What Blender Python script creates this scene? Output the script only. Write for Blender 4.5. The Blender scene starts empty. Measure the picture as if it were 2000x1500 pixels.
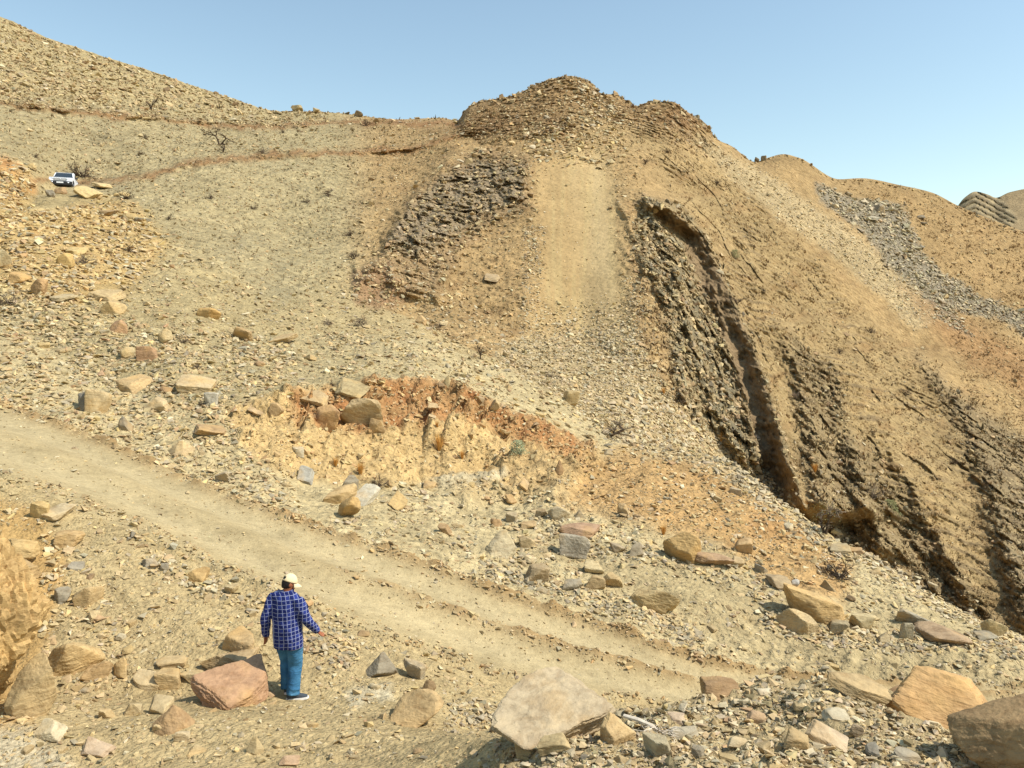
import bpy, bmesh, math, random, zlib
import numpy as np
from mathutils import Vector, Matrix, Euler

# ------------------------------------------------------------------ camera, sky, sun, exposure
W, H, F = 2000.0, 1500.0, 1560.0          # photograph size and focal length in its pixels
PITCH = math.radians(3.67)
CT, ST = math.cos(PITCH), math.sin(PITCH)
scene = bpy.context.scene
col = scene.collection
cam_d = bpy.data.cameras.new('camera')
cam_d.sensor_fit = 'HORIZONTAL'
cam_d.sensor_width = 36.0
cam_d.lens = F / W * 36.0
cam_d.clip_start = 0.1
cam_d.clip_end = 20000.0
cam = bpy.data.objects.new('camera', cam_d)
cam.location = (0, 0, 0)
cam.rotation_euler = (math.radians(90) - PITCH, 0, 0)
col.objects.link(cam)
scene.camera = cam

SUN_EL = math.radians(51)
SUN_DIR = Vector((0.95, -0.30, 0)).normalized()     # horizontal direction towards the sun
SUN_VEC = Vector((SUN_DIR.x * math.cos(SUN_EL), SUN_DIR.y * math.cos(SUN_EL), math.sin(SUN_EL)))
world = bpy.data.worlds.new('World')
scene.world = world
world.use_nodes = True
wn = world.node_tree
for n in list(wn.nodes):
    wn.nodes.remove(n)
sky = wn.nodes.new('ShaderNodeTexSky')
sky.sky_type = 'NISHITA'
sky.sun_disc = False
sky.sun_elevation = SUN_EL
sky.sun_rotation = math.atan2(SUN_DIR.x, SUN_DIR.y)
sky.altitude = 300
sky.air_density = 1.25
sky.dust_density = 0.7
sky.ozone_density = 0.3
bg = wn.nodes.new('ShaderNodeBackground')
bg.inputs['Strength'].default_value = 0.145
wo = wn.nodes.new('ShaderNodeOutputWorld')
tint = wn.nodes.new('ShaderNodeMix'); tint.data_type = 'RGBA'; tint.blend_type = 'MULTIPLY'
tint.inputs[0].default_value = 1.0; tint.inputs[7].default_value = (1.02, 1.03, 0.93, 1)   # dusty air, even over the whole sky
wn.links.new(sky.outputs[0], tint.inputs[6])
wn.links.new(tint.outputs[2], bg.inputs['Color'])
wn.links.new(bg.outputs[0], wo.inputs['Surface'])
sun_d = bpy.data.lights.new('sun', 'SUN')
sun_d.energy = 4.2
sun_d.angle = math.radians(0.53)
sun_d.color = (1.0, 0.96, 0.89)
sun = bpy.data.objects.new('sun', sun_d)
sun.rotation_euler = (-SUN_VEC).to_track_quat('-Z', 'Y').to_euler()
sun.location = (40, 0, 80)
col.objects.link(sun)
scene.view_settings.view_transform = 'Standard'
scene.view_settings.look = 'None'
scene.view_settings.gamma = 1.0
scene.view_settings.use_curve_mapping = False
scene.view_settings.exposure = 0.42
scene.render.film_transparent = False

# ------------------------------------------------------------------ helpers
rng = np.random.default_rng(7)
random.seed(7)
TRIS = {}

def lin(r, g, b):
    f = lambda c: (c / 255.0 / 12.92) if c / 255.0 <= 0.04045 else ((c / 255.0 + 0.055) / 1.055) ** 2.4
    return np.array([f(r), f(g), f(b)])

def point(px, py, Y):
    """photograph pixel + forward distance -> world position"""
    px, py, Y = np.asarray(px, float), np.asarray(py, float), np.asarray(Y, float)
    xc, yc = (px - 1000) / F, (750 - py) / F
    k = Y / (CT + yc * ST)
    return np.stack([xc * k, Y + 0 * k, (-ST + yc * CT) * k], -1)

def project(p):
    d = p[..., 1] * CT - p[..., 2] * ST
    d = np.where(np.abs(d) < 1e-6, 1e-6, d)
    return 1000 + F * p[..., 0] / d, 750 - F * (p[..., 1] * ST + p[..., 2] * CT) / d

def pchip(x, xs, ys):
    xs, ys = np.asarray(xs, float), np.asarray(ys, float)
    h = np.diff(xs); dl = np.diff(ys) / h
    m = np.zeros_like(ys)
    m[0], m[-1] = dl[0], dl[-1]
    for i in range(1, len(xs) - 1):
        if dl[i - 1] * dl[i] > 0:
            w1, w2 = 2 * h[i] + h[i - 1], h[i] + 2 * h[i - 1]
            m[i] = (w1 + w2) / (w1 / dl[i - 1] + w2 / dl[i])
    k = np.clip(np.searchsorted(xs, x) - 1, 0, len(xs) - 2)
    t = np.clip((x - xs[k]) / h[k], 0, 1)
    return ((2*t**3 - 3*t**2 + 1) * ys[k] + (t**3 - 2*t**2 + t) * h[k] * m[k]
            + (-2*t**3 + 3*t**2) * ys[k+1] + (t**3 - t**2) * h[k] * m[k+1])

_perm = np.random.default_rng(11).permutation(256).astype(np.int32)
_perm = np.concatenate([_perm, _perm, _perm])
_g3 = np.random.default_rng(12).normal(size=(256, 3)).astype(np.float32)
_g3 /= np.linalg.norm(_g3, axis=1)[:, None]
_gx, _gy, _gz = [np.ascontiguousarray(_g3[:, i]) for i in range(3)]

def noise(x, y, z):
    """gradient noise, roughly -1..1"""
    x, y, z = [np.asarray(a, np.float32) for a in np.broadcast_arrays(x, y, z)]
    xi, yi, zi = np.floor(x), np.floor(y), np.floor(z)
    xf, yf, zf = x - xi, y - yi, z - zi
    xi, yi, zi = xi.astype(np.int32) & 255, yi.astype(np.int32) & 255, zi.astype(np.int32) & 255
    fu = lambda t: t * t * t * (t * (t * 6 - 15) + 10)
    u, v, w = fu(xf), fu(yf), fu(zf)
    r = 0
    for a in (0, 1):
        pa = _perm[xi + a]; wa = u if a else 1 - u
        for b in (0, 1):
            pb = _perm[pa + yi + b]; wb = wa * (v if b else 1 - v)
            for c in (0, 1):
                h = _perm[pb + zi + c]
                r = r + wb * (w if c else 1 - w) * (_gx[h] * (xf - a) + _gy[h] * (yf - b) + _gz[h] * (zf - c))
    return r * 1.6

def fbm(x, y, z, oct=4, gain=0.5, ridged=False):
    s, a, f, n = 0, 1.0, 1.0, 0
    for i in range(oct):
        v = noise(x * f + 17.3 * i, y * f - 9.1 * i, z * f + 5.7 * i)
        if ridged:
            v = 1 - 2 * np.abs(v)
        s = s + a * v; n += a; a *= gain; f *= 2.03
    return s / n

def sstep(a, b, x):
    t = np.clip((x - a) / (b - a), 0, 1)
    return t * t * (3 - 2 * t)

def poly_mask(px, py, poly, feather=12.0):
    """1 inside the pixel polygon, soft edge"""
    poly = np.asarray(poly, float)
    out = np.zeros(px.shape, np.float32)
    x0, y0 = poly.min(0) - feather; x1, y1 = poly.max(0) + feather
    sel = (px > x0) & (px < x1) & (py > y0) & (py < y1)
    if not sel.any():
        return out
    X, Y = px[sel], py[sel]
    inside = np.zeros(X.shape, bool); dist = np.full(X.shape, 1e9)
    n = len(poly)
    for i in range(n):
        ax, ay = poly[i]; bx, by = poly[(i + 1) % n]
        c = ((ay > Y) != (by > Y))
        if by != ay:
            inside ^= c & (X < (bx - ax) * (Y - ay) / (by - ay) + ax)
        L = (bx - ax) ** 2 + (by - ay) ** 2 + 1e-9
        t = np.clip(((X - ax) * (bx - ax) + (Y - ay) * (by - ay)) / L, 0, 1)
        dist = np.minimum(dist, np.hypot(X - ax - t * (bx - ax), Y - ay - t * (by - ay)))
    sd = np.where(inside, dist, -dist)
    out[sel] = sstep(-feather, feather, sd)
    return out

def mesh_obj(name, verts, faces, mat=None, parent=None, smooth=False, colors=None):
    me = bpy.data.meshes.new(name)
    verts = np.asarray(verts, np.float32)
    if isinstance(faces, np.ndarray):
        k = faces.shape[1]
        me.vertices.add(len(verts)); me.vertices.foreach_set('co', verts.ravel())
        me.loops.add(faces.size); me.loops.foreach_set('vertex_index', faces.astype(np.int32).ravel())
        me.polygons.add(len(faces))
        me.polygons.foreach_set('loop_start', np.arange(0, faces.size, k, dtype=np.int32))
        me.update(calc_edges=True)
    else:
        me.from_pydata([tuple(v) for v in verts], [], faces)
    me.polygons.foreach_set('use_smooth', np.full(len(me.polygons), smooth, bool))
    if colors is not None:
        at = me.color_attributes.new('Col', 'FLOAT_COLOR', 'POINT')
        c = np.ones((len(verts), 4), np.float32); c[:, :colors.shape[1]] = colors
        at.data.foreach_set('color', c.ravel())
    me.validate()
    if mat is not None:
        me.materials.append(mat)
    o = bpy.data.objects.new(name, me)
    col.objects.link(o)
    if parent is not None:
        o.parent = parent
    return o

def tag(o, label=None, cat=None, group=None, kind=None):
    for k, v in (('label', label), ('category', cat), ('group', group), ('kind', kind)):
        if v:
            o[k] = v
    return o

def empty(name, loc=(0, 0, 0), rz=0.0):
    o = bpy.data.objects.new(name, None)
    o.empty_display_size = 0.2
    o.location = loc; o.rotation_euler = (0, 0, rz)
    col.objects.link(o)
    return o

# ------------------------------------------------------------------ materials
class NT:
    def __init__(s, name):
        s.m = bpy.data.materials.new(name); s.m.use_nodes = True
        s.t = s.m.node_tree
        for n in list(s.t.nodes): s.t.nodes.remove(n)
        s.out = s.n('ShaderNodeOutputMaterial'); s.b = s.n('ShaderNodeBsdfPrincipled')
        s.l(s.b.outputs[0], s.out.inputs['Surface'])
    def n(s, kind, **kw):
        nd = s.t.nodes.new(kind)
        for k, v in kw.items():
            if k in nd.inputs: nd.inputs[k].default_value = v
            else: setattr(nd, k, v)
        return nd
    def l(s, a, b): s.t.links.new(a, b)
    def mix(s, fac, a, b, mode='MIX'):
        nd = s.t.nodes.new('ShaderNodeMix'); nd.data_type = 'RGBA'; nd.blend_type = mode
        for sock, v in ((nd.inputs[0], fac), (nd.inputs[6], a), (nd.inputs[7], b)):
            if hasattr(v, 'is_output'): s.l(v, sock)
            else: sock.default_value = v if isinstance(v, (int, float)) else (*v, 1)
        return nd.outputs[2]
    def ramp(s, fac, stops):
        nd = s.t.nodes.new('ShaderNodeValToRGB')
        e = nd.color_ramp.elements
        while len(e) < len(stops): e.new(0.5)
        for el, (p, c) in zip(e, stops):
            el.position = p; el.color = (*c, 1) if len(c) == 3 else c
        s.l(fac, nd.inputs[0]); return nd.outputs[0]
    def noise(s, scale, detail=4, rough=0.55, vec=None, dist=0.0):
        nd = s.n('ShaderNodeTexNoise'); nd.inputs['Scale'].default_value = scale
        nd.inputs['Detail'].default_value = detail; nd.inputs['Roughness'].default_value = rough
        nd.inputs['Distortion'].default_value = dist
        if vec is not None: s.l(vec, nd.inputs['Vector'])
        return nd.outputs[0]
    def bump(s, height, strength, distance, prev=None):
        nd = s.n('ShaderNodeBump')
        if hasattr(strength, 'is_output'): s.l(strength, nd.inputs['Strength'])
        else: nd.inputs['Strength'].default_value = strength
        nd.inputs['Distance'].default_value = distance
        s.l(height, nd.inputs['Height'])
        if prev is not None: s.l(prev, nd.inputs['Normal'])
        return nd.outputs[0]

def simple_mat(name, color, rough=0.8, metal=0.0, noise_amt=0.15, scale=20.0, bump=0.0, spec=0.3):
    t = NT(name)
    tc = t.n('ShaderNodeTexCoord')
    nz = t.noise(scale, 4, 0.6, tc.outputs['Object'])
    v = t.ramp(nz, [(0.3, (1 - noise_amt,) * 3), (0.7, (1 + noise_amt * 0.5,) * 3)])
    c = t.mix(1.0, tuple(color), v, 'MULTIPLY')
    t.l(c, t.b.inputs['Base Color'])
    t.b.inputs['Roughness'].default_value = rough
    t.b.inputs['Metallic'].default_value = metal
    t.b.inputs['Specular IOR Level'].default_value = spec
    if bump: t.l(t.bump(nz, 0.6, bump), t.b.inputs['Normal'])
    return t.m

def ground_material(name, sizes, bump_scale=1.0):
    """earth: colour from the 'Col' attribute (soil and rock kinds), grain and pebbles procedural"""
    t = NT(name)
    geo = t.n('ShaderNodeNewGeometry')
    at = t.n('ShaderNodeAttribute', attribute_name='Col')
    a, b, c = sizes
    AMT2 = t.n('ShaderNodeMath', operation='MULTIPLY'); AMT2.inputs[1].default_value = 1.0
    t.l(at.outputs['Alpha'], AMT2.inputs[0]); AMT2 = AMT2.outputs[0]
    pos = geo.outputs['Position']
    n1 = t.noise(a, 6, 0.65, pos)
    n2 = t.noise(b, 5, 0.7, pos, 0.4)
    v1 = t.ramp(n1, [(0.30, (0.80, 0.79, 0.77)), (0.5, (1, 1, 1)), (0.72, (1.14, 1.13, 1.12))])
    v2 = t.ramp(n2, [(0.30, (0.72, 0.70, 0.68)), (0.48, (1, 1, 1)), (0.74, (1.2, 1.2, 1.2))])
    cc = t.mix(1.0, at.outputs['Color'], v1, 'MULTIPLY')
    cc = t.mix(AMT2, cc, t.mix(1.0, cc, v2, 'MULTIPLY'))
    vo = t.n('ShaderNodeTexVoronoi'); vo.inputs['Scale'].default_value = c
    vo.inputs['Randomness'].default_value = 1.0
    t.l(pos, vo.inputs['Vector'])
    def amt_c(f):
        m = t.n('ShaderNodeMath', operation='MULTIPLY'); m.inputs[1].default_value = f
        t.l(at.outputs['Alpha'], m.inputs[0]); return m.outputs[0]
    # scattered paler and darker grit
    sep = t.n('ShaderNodeSeparateColor'); t.l(vo.outputs['Color'], sep.inputs[0])
    grit = t.ramp(sep.outputs[0], [(0.0, (0.74, 0.72, 0.70)), (0.2, (0.97, 0.97, 0.97)), (0.8, (1.03, 1.03, 1.03)), (1.0, (1.25, 1.25, 1.26))])
    gf = amt_c(0.8)
    cc = t.mix(gf, cc, t.mix(1.0, cc, grit, 'MULTIPLY'))
    t.l(cc, t.b.inputs['Base Color'])
    t.b.inputs['Roughness'].default_value = 0.95
    t.b.inputs['Specular IOR Level'].default_value = 0.145
    def amt(f):
        m = t.n('ShaderNodeMath', operation='MULTIPLY'); m.inputs[1].default_value = f
        t.l(at.outputs['Alpha'], m.inputs[0]); return m.outputs[0]
    nb = t.bump(n2, amt(0.9), 0.6 / b * bump_scale)
    inv = t.n('ShaderNodeMath', operation='SUBTRACT'); inv.inputs[0].default_value = 1.0
    t.l(vo.outputs['Distance'], inv.inputs[1])
    nb = t.bump(inv.outputs[0], amt(0.8), 0.5 / c * bump_scale, nb)
    t.l(nb, t.b.inputs['Normal'])
    return t.m

M = {}
M['near'] = ground_material('earth_near', (1.1, 7.0, 17.0))
M['road'] = ground_material('earth_road', (0.9, 5.0, 22.0), 0.55)
M['slope'] = ground_material('earth_slope', (0.5, 2.6, 7.0))
M['far'] = ground_material('earth_far', (0.14, 0.9, 2.2), 0.9)

def rock_material(name, use_attr):
    t = NT(name)
    tc = t.n('ShaderNodeTexCoord'); geo = t.n('ShaderNodeNewGeometry')
    if use_attr:
        base = t.n('ShaderNodeAttribute', attribute_name='Col').outputs['Color']
        vec = geo.outputs['Position']; sc = 1.0
    else:
        oi = t.n('ShaderNodeObjectInfo'); base = oi.outputs['Color']
        ad = t.n('ShaderNodeVectorMath', operation='ADD')
        t.l(geo.outputs['Position'], ad.inputs[0]); t.l(oi.outputs['Random'], ad.inputs[1])
        vec = ad.outputs[0]; sc = 1.0
    n1 = t.noise(2.6 * sc, 6, 0.65, vec, 0.5)
    n2 = t.noise(16.0 * sc, 5, 0.7, vec)
    # strained bedding lines
    mp = t.n('ShaderNodeMapping'); mp.inputs['Scale'].default_value = (2.0, 3.0, 14.0)
    mp.inputs['Rotation'].default_value = (0.5, 0.35, 0.0)
    t.l(tc.outputs['Object'], mp.inputs['Vector'])
    n3 = t.noise(1.6, 5, 0.6, mp.outputs[0], 0.8)
    v1 = t.ramp(n1, [(0.28, (0.66, 0.64, 0.62)), (0.5, (1, 1, 1)), (0.75, (1.2, 1.17, 1.1))])
    v2 = t.ramp(n2, [(0.3, (0.78, 0.77, 0.76)), (0.5, (1, 1, 1)), (0.75, (1.15, 1.15, 1.15))])
    cc = t.mix(1.0, base, v1, 'MULTIPLY')
    cc = t.mix(1.0, cc, v2, 'MULTIPLY')
    if not use_attr:
        v3 = t.ramp(n3, [(0.36, (0.78, 0.72, 0.66)), (0.5, (1, 1, 1)), (0.68, (1.1, 1.08, 1.05))])
        cc = t.mix(0.8, cc, t.mix(1.0, cc, v3, 'MULTIPLY'))
        # settled dust and rust stain in patches
        st = t.ramp(t.noise(1.3, 3, 0.6, vec), [(0.52, (0, 0, 0)), (0.66, (1, 1, 1))])
        sf = t.n('ShaderNodeMath', operation='MULTIPLY'); sf.inputs[1].default_value = 0.45
        t.l(st, sf.inputs[0])
        cc = t.mix(sf.outputs[0], cc, tuple(lin(205, 166, 105) * 0.8))
    t.l(cc, t.b.inputs['Base Color'])
    t.b.inputs['Roughness'].default_value = 0.88
    t.b.inputs['Specular IOR Level'].default_value = 0.2
    nb = t.bump(n2, 0.6, 0.012)
    if not use_attr:
        nb = t.bump(n3, 0.5, 0.03, nb)
        nb = t.bump(n1, 0.4, 0.05, nb)
    t.l(nb, t.b.inputs['Normal'])
    return t.m

M['rock'] = rock_material('rock', False)
M['rubble'] = rock_material('rubble', True)

# ------------------------------------------------------------------ terrain: feature lines (pixel x, pixel y, forward distance in m), near to far
S = [
 [(-400,3600,1.2),(2400,3600,1.2)],
 [(-400,1640,6.2),(0,1640,6.4),(500,1640,6.2),(850,1640,5.3),(1000,1640,4.5),(1500,1640,4.1),(2000,1640,4.0),(2400,1640,3.9)],
 [(-400,1500,8.1),(0,1500,8.3),(700,1500,8.2),(880,1500,7.0),(1000,1500,5.7),(1500,1500,5.3),(1800,1500,5.3),(2000,1500,5.4),(2400,1520,5.4)],
 # crest of the rubble mound (right), open ground (left)
 [(-400,1430,9.1),(500,1430,9.1),(800,1432,8.9),(900,1440,8.0),(980,1440,6.9),(1100,1402,7.0),(1200,1392,7.3),(1300,1370,7.5),(1380,1352,7.7),
  (1450,1346,7.8),(1550,1336,8.0),(1640,1320,8.2),(1740,1350,8.2),(1850,1400,7.8),(2000,1445,7.4),(2400,1510,7.0)],
 [(-400,1340,10.4),(0,1350,10.6),(570,1360,10.75),(800,1372,10.8),(950,1425,10.6),(1100,1440,11),(1400,1430,11.5),(1640,1412,12),(2000,1430,12),(2400,1440,12)],
 # road, near edge and far edge
 [(-400,830,17),(0,935,15.3),(200,1010,14.6),(400,1100,13.8),(600,1190,13.0),(800,1270,12.7),(1000,1335,12.6),(1100,1356,12.7),(1400,1388,13.2),(1640,1384,13.6),(2000,1385,14),(2400,1395,14)],
 [(-400,690,26),(0,790,23.4),(200,860,21.2),(400,945,19.2),(600,1020,17.6),(800,1085,16.8),(1000,1160,16.2),(1200,1230,15.6),(1400,1295,15.2),(1600,1330,15.2),(2000,1345,15.6),(2400,1360,15.6)],
 # foot of the cut bank / bench
 [(-400,650,28),(0,720,26),(200,800,23.8),(400,890,21),(500,915,21),(600,945,21.5),(700,960,22),(850,955,23.5),(950,975,23.5),(1050,985,23.3),(1150,960,24.5),
  (1250,930,26),(1330,960,25),(1420,1020,23),(1560,1120,20),(1700,1190,18.5),(1850,1250,17.4),(2000,1290,16.6),(2400,1330,16.2)],
 # top of the cut bank
 [(-400,600,30),(0,640,31),(200,740,27),(400,800,24),(480,792,24.5),(560,775,25.5),(660,760,27),(750,750,28),(850,756,29),(950,790,29.5),(1050,830,29.5),(1150,885,29),(1250,892,29.3),
  (1330,905,29),(1400,932,27.5),(1480,972,26),(1560,1028,24),(1700,1105,22),(1830,1180,20.3),(1980,1238,18.9),(2400,1390,16.8)],
 # edge of the near hill and ridge
 [(-400,560,32),(0,560,35.5),(300,640,33),(600,650,40),(800,655,44),(900,690,43),(1000,730,41),(1100,780,39),(1180,835,37),(1250,868,35),(1330,876,33),(1400,892,31),
  (1480,940,28),(1560,1000,25.8),(1700,1085,23.2),(1830,1165,21.2),(1980,1228,19.5),(2400,1385,17.2)],
 # gully behind the ridge
 [(-400,530,34),(0,480,43),(300,540,43),(600,570,52),(800,620,54),(900,672,49),(1000,718,46),(1100,777,43),(1180,838,41),(1250,890,40),(1330,930,41),(1400,990,42),
  (1480,1060,42),(1560,1130,41),(1700,1215,39),(1850,1310,37),(2000,1380,35),(2400,1460,33)],
 # foot of the mountain, foot of the scree
 [(-400,520,35),(0,452,46),(120,420,56),(300,440,60),(600,460,70),(800,520,66),(900,580,63),(1000,640,59),(1130,665,58),(1230,720,53),(1300,790,51),(1400,880,54),
  (1480,950,55),(1560,1010,55),(1700,1095,53),(1830,1175,50),(2000,1245,47),(2400,1380,44)],
 # outer edge of the upper track (left), top of the scree chute (centre)
 [(-400,505,36),(0,430,49),(60,408,55),(120,378,65),(160,370,69),(200,362,73),(300,340,80),(450,312,88),(640,302,97),(800,300,102),(900,285,102),(1000,290,97),(1130,290,94),
  (1230,300,94),(1300,340,94),(1400,430,95),(1500,540,92),(1600,620,90),(1700,680,90),(1850,780,85),(2000,850,85),(2400,950,82)],
 [(-400,495,40),(0,414,53),(60,395,59.5),(120,362,71),(160,356,75),(200,350,78),(300,328,84),(450,303,91),(640,294,99.5),(800,290,104),(900,275,104),(1000,270,100),(1130,270,97),
  (1300,315,97),(1400,400,98.5),(1500,505,96),(1700,640,95),(2000,800,91),(2400,900,88)],
 # old track cut across the upper slope
 [(-400,110,85),(0,205,90),(250,228,103),(400,243,113),(540,248,120),(640,243,124),(700,238,128),(800,243,122),(880,252,114),(912,240,111),(1000,215,111),(1110,190,112),(1200,212,113),
  (1300,232,113),(1400,300,113),(1500,360,112),(1600,400,114),(1700,430,117),(1800,460,119),(2000,540,121),(2400,640,122)],
 # skyline
 [(-400,-100,125),(0,32,130),(100,75,132),(200,108,135),(330,150,140),(450,190,146),(540,216,150),(650,220,150),(780,233,150),(860,230,150),(893,235,140),(908,216,122),(925,202,120),
  (1000,187,118),(1060,160,118),(1110,148,118),(1150,158,118),(1175,184,118),(1200,184,119),(1243,208,120),(1270,199,119),(1310,198,118),(1345,220,119),(1385,248,120),(1396,268,120),
  (1430,286,122),(1475,316,123),(1500,308,124),(1530,301,124),(1560,308,125),(1640,350,128),(1680,348,132),(1760,362,133),(1820,376,134),(1870,401,134),(2000,452,136),(2400,570,140)],
 [(-400,0,150),(0,100,160),(540,290,185),(880,300,180),(1110,260,150),(1400,360,150),(1700,430,170),(2000,520,175),(2400,640,175)],
 [(-400,300,240),(0,380,260),(540,480,290),(880,500,280),(1110,500,250),(1400,560,250),(1700,620,260),(2000,680,270),(2400,780,270)],
]
STEP = 2.8
def row_step(k): return 4.2 if k <= 6 else (3.2 if k <= 9 else 2.5)
cols_px = np.concatenate([np.arange(-400, -60, 8.0), np.arange(-60, 2060, STEP), np.arange(2060, 2401, 8.0)])
vis = (cols_px > -10) & (cols_px < 2010)
lines = []
for L in S:
    xs = [p[0] for p in L]
    lines.append(np.stack([pchip(cols_px, xs, [p[1] for p in L]), np.exp(pchip(cols_px, xs, [math.log(p[2]) for p in L]))], -1))
L3 = [point(cols_px, l[:, 0], l[:, 1]) for l in lines]
FIXED = {0: 10, 1: 14, 2: 0, 15: 14, 16: 10}
rows, band, tt = [], [], []
for k in range(len(S) - 1):
    d = np.abs(lines[k][vis, 0] - lines[k + 1][vis, 0])
    n = FIXED.get(k) or int(max(4, math.ceil(np.percentile(d, 88) / row_step(k))))
    for i in range(n):
        t = i / n
        rows.append(L3[k] * (1 - t) + L3[k + 1] * t); band.append(k); tt.append(t)
rows.append(L3[-1]); band.append(len(S) - 2); tt.append(1.0)
G = np.array(rows)                       # (nr, nc, 3)
band, tt = np.array(band), np.array(tt)
NR, NC = G.shape[:2]
# soften the creases along the feature lines (not at the skyline)
first_back = int(np.argmax(band == 15))
for it in range(4):
    sm = G.copy()
    sm[1:-1] = (G[:-2] + 2 * G[1:-1] + G[2:]) / 4
    keep = np.ones(NR, bool); keep[[0, -1]] = False
    keep[first_back - 3:first_back + 2] = False
    G[keep] = sm[keep]
BX, BY = project(G)                      # pixel position of the undisplaced surface: where in the photograph each spot lies
BD = G[..., 1].copy()
B2 = np.repeat(band[:, None], NC, 1); T2 = np.repeat(tt[:, None], NC, 1)
# smooth surface normals
du = np.gradient(G, axis=1); dv = np.gradient(G, axis=0)
NRM = np.cross(du, dv); NRM /= np.linalg.norm(NRM, axis=-1, keepdims=True) + 1e-9
X, Y, Z = G[..., 0], G[..., 1], G[..., 2]

# warped pixel coordinates, for natural outlines of soil kinds
mpx = BD / F                             # metres per pixel
wx = BX + 14 * fbm(BX / 60, BY / 60, 0.3, 3) + 5 * noise(BX / 14, BY / 14, 4.2)
wy = BY + 12 * fbm(BX / 60, BY / 60, 7.7, 3) + 5 * noise(BX / 14, BY / 14, 9.2)
PM = lambda poly, f=14: poly_mask(wx, wy, poly, f)

far = (B2 >= 10) & (BX > 640)
mountain = sstep(640, 760, BX) * (B2 >= 10)
chute = PM([(1062,300),(1190,290),(1203,400),(1222,560),(1238,650),(1150,668),(1040,660),(1048,480)], 26) * (B2 >= 10)
fan = PM([(1010,660),(1120,655),(1235,640),(1262,710),(1310,780),(1400,850),(1480,925),(1500,960),(1380,890),(1260,872),(1190,845),(1100,785),(960,700)], 12)
cliff = PM([(1252,388),(1330,405),(1385,470),(1425,560),(1470,680),(1515,800),(1560,960),(1600,1040),(1480,955),(1400,850),(1330,790),(1310,700),(1290,600),(1262,540),(1235,470)], 10) * (B2 >= 10)
cliff2 = PM([(1540,640),(1640,740),(1650,830),(1760,960),(1900,1150),(1990,1240),(1860,1210),(1700,1110),(1600,1040),(1560,900)], 18) * (B2 >= 10)
cliff3 = PM([(1790,690),(1900,790),(2000,850),(2100,900),(2100,1300),(1980,1200),(1930,1000),(1870,840)], 22) * (B2 >= 10)
crag = PM([(1040,305),(930,290),(850,345),(795,400),(765,460),(745,500),(690,535),(695,580),(760,600),(860,570),(900,500),(960,440),(1030,400)], 14) * (B2 >= 9)
crag_core = PM([(1020,320),(930,310),(860,350),(800,400),(768,470),(790,500),(860,480),(930,420),(1020,385)], 10) * (B2 >= 9)
summit = PM([(905,235),(930,195),(1060,150),(1110,140),(1180,180),(1250,205),(1310,190),(1400,262),(1380,300),(1250,260),(1180,235),(1100,260),(1000,275),(930,280),(880,262)], 12)
flank = PM([(1250,260),(1400,300),(1560,470),(1700,640),(1850,780),(2000,860),(2100,960),(2100,1300),(1900,1180),(1600,1040),(1500,800),(1400,480),(1330,400)], 30) * (B2 >= 10)
pale_scree = PM([(1350,270),(1420,300),(1560,380),(1700,480),(1790,560),(1850,620),(1790,640),(1700,560),(1560,450),(1450,370)], 12) * (B2 >= 10)
grey_scree = PM([(1590,355),(1650,385),(1760,400),(1790,450),(1800,490),(1840,540),(2000,620),(2100,680),(2100,720),(1960,630),(1860,600),(1900,660),(1840,620),(1780,560),(1690,460),(1600,390)], 8) * (B2 >= 10)
bank = PM([(440,800),(540,775),(640,760),(745,745),(860,748),(960,785),(1060,822),(1160,872),(1190,905),(1120,960),(1010,985),(940,950),(840,945),(700,950),(560,925),(470,880)], 16) * (B2 >= 6) * (B2 <= 9)
bank_red = PM([(560,785),(740,745),(870,750),(960,785),(1060,822),(1165,880),(1120,900),(1000,840),(900,820),(820,835),(700,850),(600,830)], 12) * (B2 >= 6) * (B2 <= 9)
orange = PM([(1130,900),(1230,875),(1330,890),(1430,930),(1560,1020),(1660,1100),(1640,1180),(1500,1130),(1380,1060),(1200,1010),(1100,990)], 24) * (B2 >= 6) * (B2 <= 9)
yellow_rub = PM([(-60,330),(60,330),(60,420),(230,390),(300,440),(330,480),(260,560),(140,600),(-60,560)], 20) * (B2 >= 6)
road_l = ((B2 == 5)).astype(float)
bowl = PM([(-60,180),(540,235),(860,235),(860,300),(740,430),(690,520),(560,600),(420,520),(260,400),(60,330),(-60,330)], 26) * (B2 >= 8)

def on(mask, fn, *arrs):
    """evaluate fn only where mask is set"""
    sel = np.asarray(mask) > 0.004
    out = np.zeros(BX.shape, np.float32)
    if sel.any():
        out[sel] = fn(*[a[sel] for a in arrs])
    return out

# --- shaping: ribs, walls, chute, benches (metres towards the viewer)
push = np.zeros_like(BX)
def rib(pts, A, wr, wl, jag=8, taper=40):
    ys = [p[1] for p in pts]; xs = [p[0] for p in pts]
    box = (BY > ys[0] - taper * 0.4) & (BY < ys[-1] + taper * 0.4) & (BX > min(xs) - 3 * wl - 20) & (BX < max(xs) + 4.5 * wr) & (B2 >= 10) & (B2 <= 14)
    def fn(bx, by):
        dx = bx - np.interp(by, ys, xs) + jag * fbm(bx / 40, by / 26, 3.1 * len(pts), 3) + jag * 0.5 * noise(bx / 9, by / 9, 1.7)
        e = sstep(ys[0] - taper * 0.4, ys[0] + taper * 0.6, by) * (1 - sstep(ys[-1] - taper * 0.6, ys[-1] + taper * 0.4, by))
        return A * e * np.where(dx > 0, np.exp(-np.abs(dx) / wr), np.exp(-(np.abs(dx) / wl) ** 1.6))
    return on(box, fn, BX, BY)
push += rib([(1262,385),(1310,410),(1375,462),(1412,540),(1446,620),(1480,700),(1508,790),(1532,880),(1580,1010)], 7.5, 120, 28, 7)
push += rib([(1262,395),(1300,470),(1330,560),(1352,680),(1400,800),(1450,900)], 1.6, 26, 12, 10)
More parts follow.
